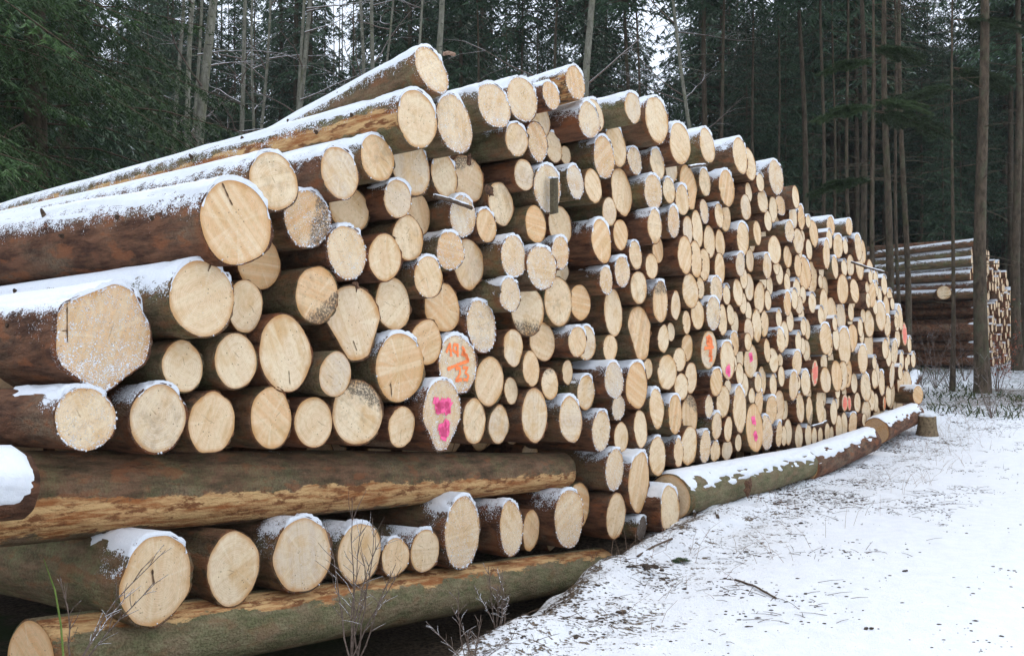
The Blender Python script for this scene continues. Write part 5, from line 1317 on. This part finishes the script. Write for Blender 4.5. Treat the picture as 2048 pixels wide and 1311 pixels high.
for a in SPEC[:262]: spruce(*a)
rest_t = SPEC[262:]
wm = bpy.data.meshes.new('distant_wood'); wm.from_pydata([(a[0], a[1], float(ground_z(a[0], a[1]))) for a in rest_t], [], []); wm.update()
for nm, ty, vals in (('kind_id', 'INT', [3 if a[2] == 'high' else i % 3 for i, a in enumerate(rest_t)]), ('turn', 'FLOAT', [g.uniform(0, 6.28) for a in rest_t]), ('size', 'FLOAT', [a[6] for a in rest_t])):
    at_ = wm.attributes.new(nm, ty, 'POINT')
    for i_, v_ in enumerate(vals): at_.data[i_].value = v_
wood = obj('distant_wood', wm); tag(wood, 'far-off dark spruce wood closing the background', 'forest', kind='stuff')
gn = bpy.data.node_groups.new('distant_wood', 'GeometryNodeTree'); gn.interface.new_socket('Geometry', in_out='INPUT', socket_type='NodeSocketGeometry'); gn.interface.new_socket('Geometry', in_out='OUTPUT', socket_type='NodeSocketGeometry')
NN = gn.nodes; LL = gn.links; gi = NN.new('NodeGroupInput'); go = NN.new('NodeGroupOutput'); jn = NN.new('GeometryNodeJoinGeometry')
def nat(nm, ty):
    n_ = NN.new('GeometryNodeInputNamedAttribute'); n_.data_type = ty; n_.inputs[0].default_value = nm; return n_.outputs[0]
kid, trn, siz = nat('kind_id', 'INT'), nat('turn', 'FLOAT'), nat('size', 'FLOAT'); cx_ = NN.new('ShaderNodeCombineXYZ'); LL.new(trn, cx_.inputs[2])
for me_, kk in ((CR['full'][0], 0), (CR['full'][1], 1), (CR['full'][2], 2), (CR['high'][0], 3), (TR[0], 3), (TR[1], 0), (TR[2], 1), (TR[3], 2)):
    src_ = next(o_ for o_ in COL.objects if o_.data == me_)
    oi = NN.new('GeometryNodeObjectInfo'); oi.inputs[0].default_value = src_; oi.transform_space = 'ORIGINAL'
    cmpn = NN.new('FunctionNodeCompare'); cmpn.data_type = 'INT'; cmpn.operation = 'EQUAL'; LL.new(kid, cmpn.inputs[2]); cmpn.inputs[3].default_value = kk
    ip = NN.new('GeometryNodeInstanceOnPoints'); LL.new(gi.outputs[0], ip.inputs['Points']); LL.new(cmpn.outputs[0], ip.inputs['Selection']); LL.new(oi.outputs['Geometry'], ip.inputs['Instance'])
    LL.new(cx_.outputs[0], ip.inputs['Rotation']); LL.new(siz, ip.inputs['Scale']); LL.new(ip.outputs[0], jn.inputs[0])
LL.new(jn.outputs[0], go.inputs[0]); wood.modifiers.new('distant_wood', 'NODES').node_group = gn

# green boughs in front of the trunks on the right
def bough(p, az, L, seed, label):
    g2 = np.random.default_rng(seed); tr = []; mb = MB(); dv = np.array([cos(az), sin(az)])
    for b in range(5):
        a = az+g2.uniform(-.5, .5); l = L*g2.uniform(.6, 1.); d = np.array([cos(a), sin(a)]); z0 = g2.uniform(-.25, .25)
        P = [(d[0]*l*s, d[1]*l*s, z0*s-.25*l*s*s) for s in (0, .33, .66, 1.)]; mb.tube(P, [.012, .009, .006, .003], 4, 0, False)
        for s in np.arange(.15, 1., .035):
            c = np.array([d[0]*l*s, d[1]*l*s, z0*s-.25*l*s*s])
            for sd_ in (-1, 1):
                tl = .45*(1.1-s)*g2.uniform(.5, 1.2)*L*.5; td = np.array([cos(a+sd_*1.), sin(a+sd_*1.), -.25+g2.uniform(-.2, .1)])
                for m in np.arange(.1, 1., .11):
                    c2 = c+td*tl*m
                    for k in range(3):
                        dd = td+g2.normal(0, .6, 3); dd /= np.linalg.norm(dd); wv = np.cross(dd, g2.normal(0, 1, 3)); wv /= np.linalg.norm(wv)
                        tr.append([c2-wv*.012, c2+wv*.012, c2+dd*.11])
    Vn = np.array(tr).reshape(-1, 3); off = len(Vn); V = np.concatenate([Vn, np.array([tuple(v) for v in mb.v])]); q4 = np.array([f for f in mb.f])+off
    Fa = np.concatenate([np.arange(off).reshape(-1, 3), q4[:, [0, 1, 2]], q4[:, [0, 2, 3]]]); mi = np.concatenate([np.zeros(off//3), np.ones(len(q4)*2)])
    return mesh('bough', V, Fa, [M_ND_BOUGH, M_TWIG], midx=mi, smooth=False)
bm_ = [bough(None, pi, 2.4, 71, ''), bough(None, pi, 2.0, 72, '')]
# understory spruce whose flat boughs cross in front of the trunks
def bough_tree(x, y, hs, label, seed):
    q = random.Random(seed); z = float(ground_z(x, y)); r = bpy.data.objects.new('young_spruce_tree', None); COL.objects.link(r); r.location = (x, y, z)
    obj('trunk', trunk_mesh(12, .05, seed, M_SPRUCE, 5, (1.5, 9)), r)
    for h, az in hs:
        b = obj('bough', bm_[q.randrange(2)], r); b.location = (0, 0, h-z); b.rotation_euler = (0, 0, az); s = q.uniform(.45, .75); b.scale = (s, s, s*.9)
    tag(r, label, 'tree', 'young spruces at the wood edge')
Zb = 20.; zz = lambda y: H+(CY-y)/F*Zb
bough_tree((1745-CX)/F*Zb, Zb, [(zz(y), a) for y, a in ((90, 3.3), (125, 0.3), (200, 3.2), (215, .3), (222, 3.6), (358, .1))], 'young spruce with flat green boughs crossing the dark trunks on the right', 81)
bough_tree((1905-CX)/F*22, 22., [(H+(CY-y)/F*22, a) for y, a in ((40, 3.), (135, 3.4), (180, .4))], 'young spruce with drooping green boughs left of the knobbly trunk', 82)

# bare shrubs and saplings in the undergrowth
def shrub_mesh(seed, Ht, n=9, spread=.5, leaves=None):
    q = random.Random(seed); mb = MB()
    for k in range(n):
        a = q.uniform(0, 6.28); d = Vector((cos(a)*spread*q.random(), sin(a)*spread*q.random(), 1)).normalized(); p = [Vector((q.uniform(-.03, .03), q.uniform(-.03, .03), -.03))]; L = Ht*q.uniform(.5, 1.05)
        for s in range(7): d = (d+Vector((q.uniform(-.16, .16), q.uniform(-.16, .16), q.uniform(-.1, .06)))).normalized(); p.append(p[-1]+d*L/7)
        mb.tube(p, [.004*Ht+.0015-.0006*i*Ht for i in range(8)], 5, 0, False)
        for j in (2, 3, 4, 5, 6):
            for w2 in range(2):
                d2 = (d+Vector((q.uniform(-1, 1), q.uniform(-1, 1), q.uniform(-.3, .6)))).normalized(); l = L*q.uniform(.08, .25); p1 = p[j]+d2*l*.5; p2 = p1+(d2+Vector((q.uniform(-.3, .3), q.uniform(-.3, .3), -.1)))*l*.5
                mb.tube([p[j], p1, p2], [.0018, .0014, .0009], 4, 0, False)
                if leaves and q.random() < leaves:
                    for c in (p1, p2):
                        for m in range(3):
                            u_ = Vector((q.gauss(0, 1), q.gauss(0, 1), q.gauss(0, 1))).normalized(); v_ = u_.orthogonal().normalized(); s_ = q.uniform(.02, .035); c2 = c+Vector((q.gauss(0, .03), q.gauss(0, .03), q.gauss(0, .03)))
                            b = len(mb.v); mb.v += [c2, c2+u_*s_+v_*s_*.5, c2+u_*s_*2, c2+u_*s_-v_*s_*.5]; mb.f.append((b, b+1, b+2, b+3)); mb.m.append(1)
    return mb
def shrub(x, y, seed, Ht, label, n=9, spread=.5, mats=None, leaves=None, name='bare_shrub', z=None, cat='shrub', group='bare shrubs around the pile'):
    o = shrub_mesh(seed, Ht, n, spread, leaves).build(name, mats or [M_TWIGS, M_LEAF])
    o.location = (x, y, float(ground_z(x, y))+.0 if z is None else z); return tag(o, label, cat, group)
def shrub_px(px, py, Z, *a, **k):
    P = at(px, py, Z); return shrub(P.x, P.y, *a, z=P.z, **k)
shrub_px(708, 1300, 5.0, 201, .72, 'leafless snowy shrub in front of the bottom row, over the mossy base log', n=8, spread=.42)
shrub_px(1000, 1245, 5.6, 202, .34, 'low leafless shrub at the right tip of the mossy base log', n=8, spread=1.)
shrub_px(940, 1330, 5.0, 203, .36, 'low leafless shrub at the bottom edge where the snow begins', n=8, spread=1.2)
shrub_px(150, 1330, 4.1, 204, .55, 'thin twiggy shrub in the dark at the lower left corner', n=4, spread=.9)
shrub(at(1995, 690, 22).x, 22., 205, 1.9, 'sapling with rusty brown leaves beside the knobbly trunk', n=7, spread=.35, leaves=.9, name='beech_sapling', group='leafy saplings')
for k, (px, Z, h) in enumerate(((1840, 21, 1.6), (1870, 23, 1.9), (1905, 22, 1.5), (1800, 24, 1.8), (1985, 17, 1.1), (1930, 25, 1.7))):
    shrub((px-CX)/F*Z, Z, 210+k, h, '%s leafless undergrowth shrub between the two log piles, %s' % (('tall', 'tallest', 'middle', 'far', 'low', 'rear')[k], ('left of the middle', 'in the middle', 'just left of the knobbly trunk', 'close behind the big pile', 'right of the knobbly trunk', 'behind the knobbly trunk')[k]), n=7, spread=.8, group='undergrowth shrubs between the piles')
# green stem at lower left
mb = MB(); P = [on_front(128, 1330, .45), on_front(122, 1250, .45), on_front(110, 1180, .45), on_front(87, 1116, .45)]
mb.tube(P, [.004, .0035, .003, .0012], 6); tag(mb.build('green_stem', [M_GREEN]), 'single green bramble stem rising at the lower left corner', 'plant')

# ------------------------------------------------------------------ small things
def stick(pts, rad, label, snow=True, mat=M_TWIG, name='stick', group='loose sticks and bark'):
    pts = [Vector(p) for p in pts]; mb = MB(); q = random.Random(len(label)); fine = []
    for i in range(len(pts)-1):
        for k in range(5): fine.append(pts[i].lerp(pts[i+1], k/5)+Vector((0, 0, q.uniform(-.15, .15)*rad)))
    fine.append(pts[-1]); mb.tube(fine, [rad*(1+q.uniform(-.12, .12)) for _ in fine], 8); o = mb.build(name, [mat])
    if snow:
        m2 = MB(); m2.tube([p+Vector((0, 0, rad*.75)) for p in fine[:-1]], [rad*q.uniform(.5, .85) for _ in fine[:-1]], 6); m2.build('snow_cap', [SN], o)
    return tag(o, label, 'stick', group)
def prel(px, py, nm, out):   # a point just in front of a named log's face
    t, z, r, asp, p = next(l[:5] for l in LOGS if l[6] == nm); return on_front(px, py, p+out)
stick([prel(868, 392, 'stick', .05), prel(905, 402, 'stick', .05), prel(943, 416, 'stick', .05)], .013, 'short snowy stick lying across a frosted log end')
stick([prel(886, 108, 'topmost', -.05), prel(898, 106, 'topmost', -.02), prel(910, 110, 'topmost', .0)], .012, 'pale broken stub sticking out right of the topmost log', snow=False, mat=M_STALK)
stick([on_front(1702, 524, .3), on_front(1738, 536, .5), on_front(1776, 546, .7)], .012, 'thin snowy branch sticking out past the right outer edge of the pile')
stick([on_front(1378, 334, .14), on_front(1396, 331, .14), on_front(1414, 330, .14)], .012, 'snow-covered stick wedged under the stepped top edge')
stick([on_front(1624, 853, .2), on_front(1642, 848, .22), on_front(1655, 841, .24)], .013, 'dark stick above the right base logs')
def block(nm, px, py0, py1, wpx, label):
    A = prel(px, (py0+py1)/2, nm, .05); Z = A.y; hh = (py1-py0)/F*Z/2; ww = wpx/F*Z
    V = []; Fc = []; q = random.Random(4); nz_ = 8; sec_ = [(-.5, 0), (-.3, -.35), (0, -.5), (.3, -.4), (.5, -.05), (.3, .15), (-.3, .15)]
    for j in range(nz_+1):
        z = -hh+2*hh*j/nz_
        for x, y in sec_: V.append((x*ww*(1+q.uniform(-.06, .06)), y*ww*(1+q.uniform(-.06, .06)), z+x*.02))
    m = len(sec_)
    for j in range(nz_):
        for k in range(m): Fc.append((j*m+k, j*m+(k+1) % m, (j+1)*m+(k+1) % m, (j+1)*m+k))
    Fc += [tuple(range(m))[::-1], tuple(nz_*m+k for k in range(m))]
    me = mesh('bark_block', V, Fc, [m_plain('block_bark', (.06, .045, .03), (.13, .11, .065), 70)], smooth=False); o = obj('bark_block', me, None, A, (0, 0, radians(50)))
    mb = MB()
    for k in range(7): mb.lump((q.uniform(-.45, .45)*ww, q.uniform(-.3, .1)*ww, hh+.004), q.uniform(.010, .018), 0, k, (1.2, 1, .6))
    mb.build('snow_cap', [SN], o); return tag(o, label, 'bark')
block('block', 1106, 357, 427, 21, 'dark upright bark block capped with snow on a frosted log end')
def bark_chip(P, s, label, seed):
    q = random.Random(seed); n = 13; V = [(0, -.2*s, 0)]; Fc = []
    for j, m in enumerate((.5, 1.)):
        for k in range(n):
            a = 2*pi*k/n; rr = s*.5*m*(1 if m < 1 else q.uniform(.55, 1.25))*(1+.3*cos(2*a+seed)); V.append((cos(a)*rr, -.2*s*cos(m*1.5)+q.uniform(-.08, .08)*s, sin(a)*rr*1.2))
    for k in range(n):
        Fc.append((0, 1+k, 1+(k+1) % n)); Fc.append((1+k, 1+n+k, 1+n+(k+1) % n, 1+(k+1) % n))
    o = obj('bark_chip', mesh('bark_chip', V, Fc, [m_plain('loose_bark', (.05, .025, .016), (.17, .09, .05), 60)], smooth=False), None, P, (0, 0, radians(40)))
    md = o.modifiers.new('s', 'SOLIDIFY'); md.thickness = .006; return tag(o, label, 'bark', 'loose bark pieces')
bark_chip(prel(978, 382, 'barkchunk', .05), .085, 'torn curled bark chunk covering the corner of a log end', 1)
bark_chip(on_front(712, 570, .12), .045, 'dark leaf-like bark scrap between log ends above the pear-shaped one', 2)
bark_chip(on_front(938, 318, .02), .05, 'small dark bark scrap on the log end under the frosted top logs', 3)
bark_chip(on_front(1495, 975, .38), .13, 'loose reddish bark flake hanging off the nearest snowy base log', 4)
# stump
mb = MB(); P = at(1854, 862, 15.4); P.z = float(ground_z(P.x, P.y)); Rr = [.17, .14, .125, .12]
V = []; n = 20; q = random.Random(6)
for j, (h, r_) in enumerate(zip((-.05, .06, .16, .27), Rr)):
    for k in range(n):
        a = 2*pi*k/n; m = r_*(1+.1*sin(3*a+1)*(1-j/4)+q.uniform(-.03, .03)); V.append((cos(a)*m, sin(a)*m, h))
Fc = [(j*n+k, j*n+(k+1) % n, (j+1)*n+(k+1) % n, (j+1)*n+k) for j in range(3) for k in range(n)]
o = obj('tree_stump', mesh('tree_stump', V, Fc, [m_plain('stump_bark', (.09, .06, .035), (.26, .19, .11), 25)]), None, P)
V2 = [(0, 0, .272)]+[(V[3*n+k][0]*.98, V[3*n+k][1]*.98, .27) for k in range(n)]
obj('cut_face', mesh('cut_face', V2, [(0, 1+k, 1+(k+1) % n) for k in range(n)], [WOOD], uv=[(0, 0)]+[(1, k/n) for k in range(n)]), o)['frost'] = .9
mb = MB()
for k in range(26): a = q.uniform(0, 6.28); d_ = q.uniform(0, .095); mb.lump((cos(a)*d_, sin(a)*d_, .28), q.uniform(.03, .045), 0, k, (1.3, 1.3, .75))
mb.build('snow_cap', [SN], o); tag(o, 'low snow-topped tree stump at the far end of the base logs', 'stump')

# ground clutter (nobody could count it)
g = np.random.default_rng(5)
def spots(n, tr, sr, dens):
    P = []
    while len(P) < n:
        t = g.uniform(*tr); s = sr(t) if callable(sr) else g.uniform(*sr)
        x, y = P0+t*T+s*N
        if y < 3.5: continue
        if g.random() < dens(x, y, t, s): P.append((x, y, float(ground_z(x, y))))
    return P
def dn(x, y, t, s):
    e = np.interp(t, EDT, EDV); c = float(fbm(np.array(x*2.2), np.array(y*2.2), 61, 3)); c = max(0, (c-.47)*7)
    band = math.exp(-((s-e-.4)/.5)**2)+1.2*math.exp(-((s-e)/.18)**2)+.15*math.exp(-((s-3.0)/.35)**2)+.4*math.exp(-((s-1.75)/.3)**2)+.3*math.exp(-((s-5.)/.35)**2)+.01
    return min(1, c*band)
mb = MB()
for i, (x, y, z) in enumerate(spots(7500, (-6.5, 16), (.05, 6.), dn)):
    s2 = st(x, y)[1]; r = float(np.clip(g.lognormal(-5.25, .5), .003, .02 if s2 < 1.3 else .010)); mb.lump((x, y, z+r*.1), r, 0, i, (g.uniform(.8, 2.), g.uniform(.7, 1.2), .5))
tag(mb.build('soil_clods', [M_SOIL]), 'crumbs of soil and bark poking through the snow', 'debris', kind='stuff')
mb = MB()
for i, (x, y, z) in enumerate(spots(1500, (-6.5, 14), (.15, 2.2), dn)):
    a = g.uniform(0, 6.28); L = g.uniform(.03, .16); el = g.uniform(-.05, .3); d = Vector((cos(a), sin(a), el))*L
    mb.tube([(x, y, z), Vector((x, y, z))+d*.5+Vector((0, 0, .004)), Vector((x, y, z))+d], [.002, .0017, .001], 3, 0, False)
tag(mb.build('twig_litter', [M_TWIG]), 'small twigs scattered on the snowy verge', 'debris', kind='stuff')
mb = MB()
def dg(x, y, t, s): return (1. if t > 0 else .3)*max(0, float(vnoise(np.array(x*.9), np.array(y*.9), 8))-.15)
for i, (x, y, z) in enumerate(spots(420, (-4.5, 12), (.3, 1.5), dg)):
    a = g.uniform(0, 6.28); L = g.uniform(.08, .26); l = g.uniform(.1, 1.2); d = Vector((cos(a)*l, sin(a)*l, 1)).normalized()*L
    P = Vector((x, y, z-.01)); mb.tube([P, P+d*.5, P+d+Vector((cos(a), sin(a), -.4))*L*.2], [.0016, .0013, .0007], 3, 0, False)
tag(mb.build('dry_stalks', [M_STALK]), 'thin dry grass stalks standing in the snow along the verge', 'grass', kind='stuff')
# ground cover of the forest floor
mb = MB(); cnt = 0
for i in range(9000):
    y = 15+22*g.random()**1.2; x = g.uniform(.15, .62)*y; t, s = st(x, y)
    if s > 2.8 or (-9 < t < 9.3 and s > -6) or float(fbm(np.array(x*1.1), np.array(y*1.1), 15, 3)) < .5: continue
    z = float(ground_z(x, y)); a = g.uniform(0, 6.28); L = g.uniform(.06, .2)
    d = Vector((cos(a)*.6, sin(a)*.6, g.uniform(.4, 1.2))).normalized()*L; P = Vector((x, y, z)); wv = Vector((-sin(a), cos(a), 0))*g.uniform(.006, .014)
    b = len(mb.v); mb.v += [P-wv, P+wv, P+d+wv*.6+Vector((0, 0, -.02)), P+d-wv*.6]; mb.f.append((b, b+1, b+2, b+3)); mb.m.append(0)
tag(mb.build('undergrowth', [m_plain('moss_bramble', (.03, .045, .016), (.07, .09, .03), 30, dust=.1)], smooth=False), 'low green bramble and moss on the snowy forest floor', 'ground cover', kind='stuff')
# single sticks and clumps on the snow
def gp(px, py, up=.0):
    v = (CY-py)/F; u = (px-CX)/F; Z = 8.
    for _ in range(30): Z = (H-float(ground_z(u*Z, Z)))/(-v)
    return Vector((u*Z, Z, float(ground_z(u*Z, Z))+up))
def gstick(a, b, r, label, snow=False): 
    A, B = gp(*a), gp(*b); M_ = A.lerp(B, .5)+Vector((0, 0, .02)); stick([A+Vector((0, 0, r)), M_, B+Vector((0, 0, r))], r, label, snow)
gstick((1470, 1160), (1552, 1197), .006, 'long thin stick lying on the snow in front of the base logs')
gstick((1275, 1106), (1344, 1094), .008, 'pinkish stick on the snow by the foot of the pile')
gstick((1376, 1012), (1390, 1032), .016, 'stubby dark stick poking from the snow bank by the half-sunk log', True)
gstick((1424, 1008), (1436, 1034), .013, 'second stubby stick poking from the snow bank, further right', True)
def clump(px, py, r, n, label, mat, name, cat):
    c = gp(px, py); mb = MB(); q = random.Random(int(px))
    for k in range(n): mb.lump(c+Vector((q.gauss(0, r), q.gauss(0, r*.6), q.uniform(0, r*.35))), q.uniform(.2, .5)*r, 0, k, (1.3, 1, .6))
    return tag(mb.build(name, [mat]), label, cat)
clump(1290, 1150, .05, 12, 'dark clump of bark and soil on the snow near the bottom row', M_SOIL, 'soil_clump', 'soil')
clump(1812, 1142, .022, 6, 'small dark clod on the smooth snow of the road', M_SOIL, 'soil_clump', 'soil')
clump(1742, 1258, .022, 6, 'small dark clod low on the road snow', M_SOIL, 'soil_clump', 'soil')
bm2 = obj('spruce_sprig', bm_[0], None, gp(1372, 1130, .03), (.1, 0, radians(-60))); bm2.scale = (.12, .12, .12); tag(bm2, 'torn green spruce sprig lying on the snow', 'branch')

# ------------------------------------------------------------------ cold misty air
hm = bpy.data.materials.new('haze'); hm.use_nodes = True; ht = hm.node_tree; ht.nodes.clear()
ho = ht.nodes.new('ShaderNodeOutputMaterial'); hv = ht.nodes.new('ShaderNodeVolumePrincipled'); hv.inputs['Color'].default_value = (.86, .92, .95, 1); hv.inputs['Density'].default_value = .0005
ht.links.new(hv.outputs[0], ho.inputs['Volume'])
hx = [(x, y, z) for x in (-300, 300) for y in (-60, 560) for z in (-3, 34)]
hb = obj('haze', mesh('haze', hx, [(0, 1, 3, 2), (4, 6, 7, 5), (0, 4, 5, 1), (2, 3, 7, 6), (0, 2, 6, 4), (1, 5, 7, 3)], hm, smooth=False)); tag(hb, 'thin cold mist among the far trees', 'haze', kind='stuff')
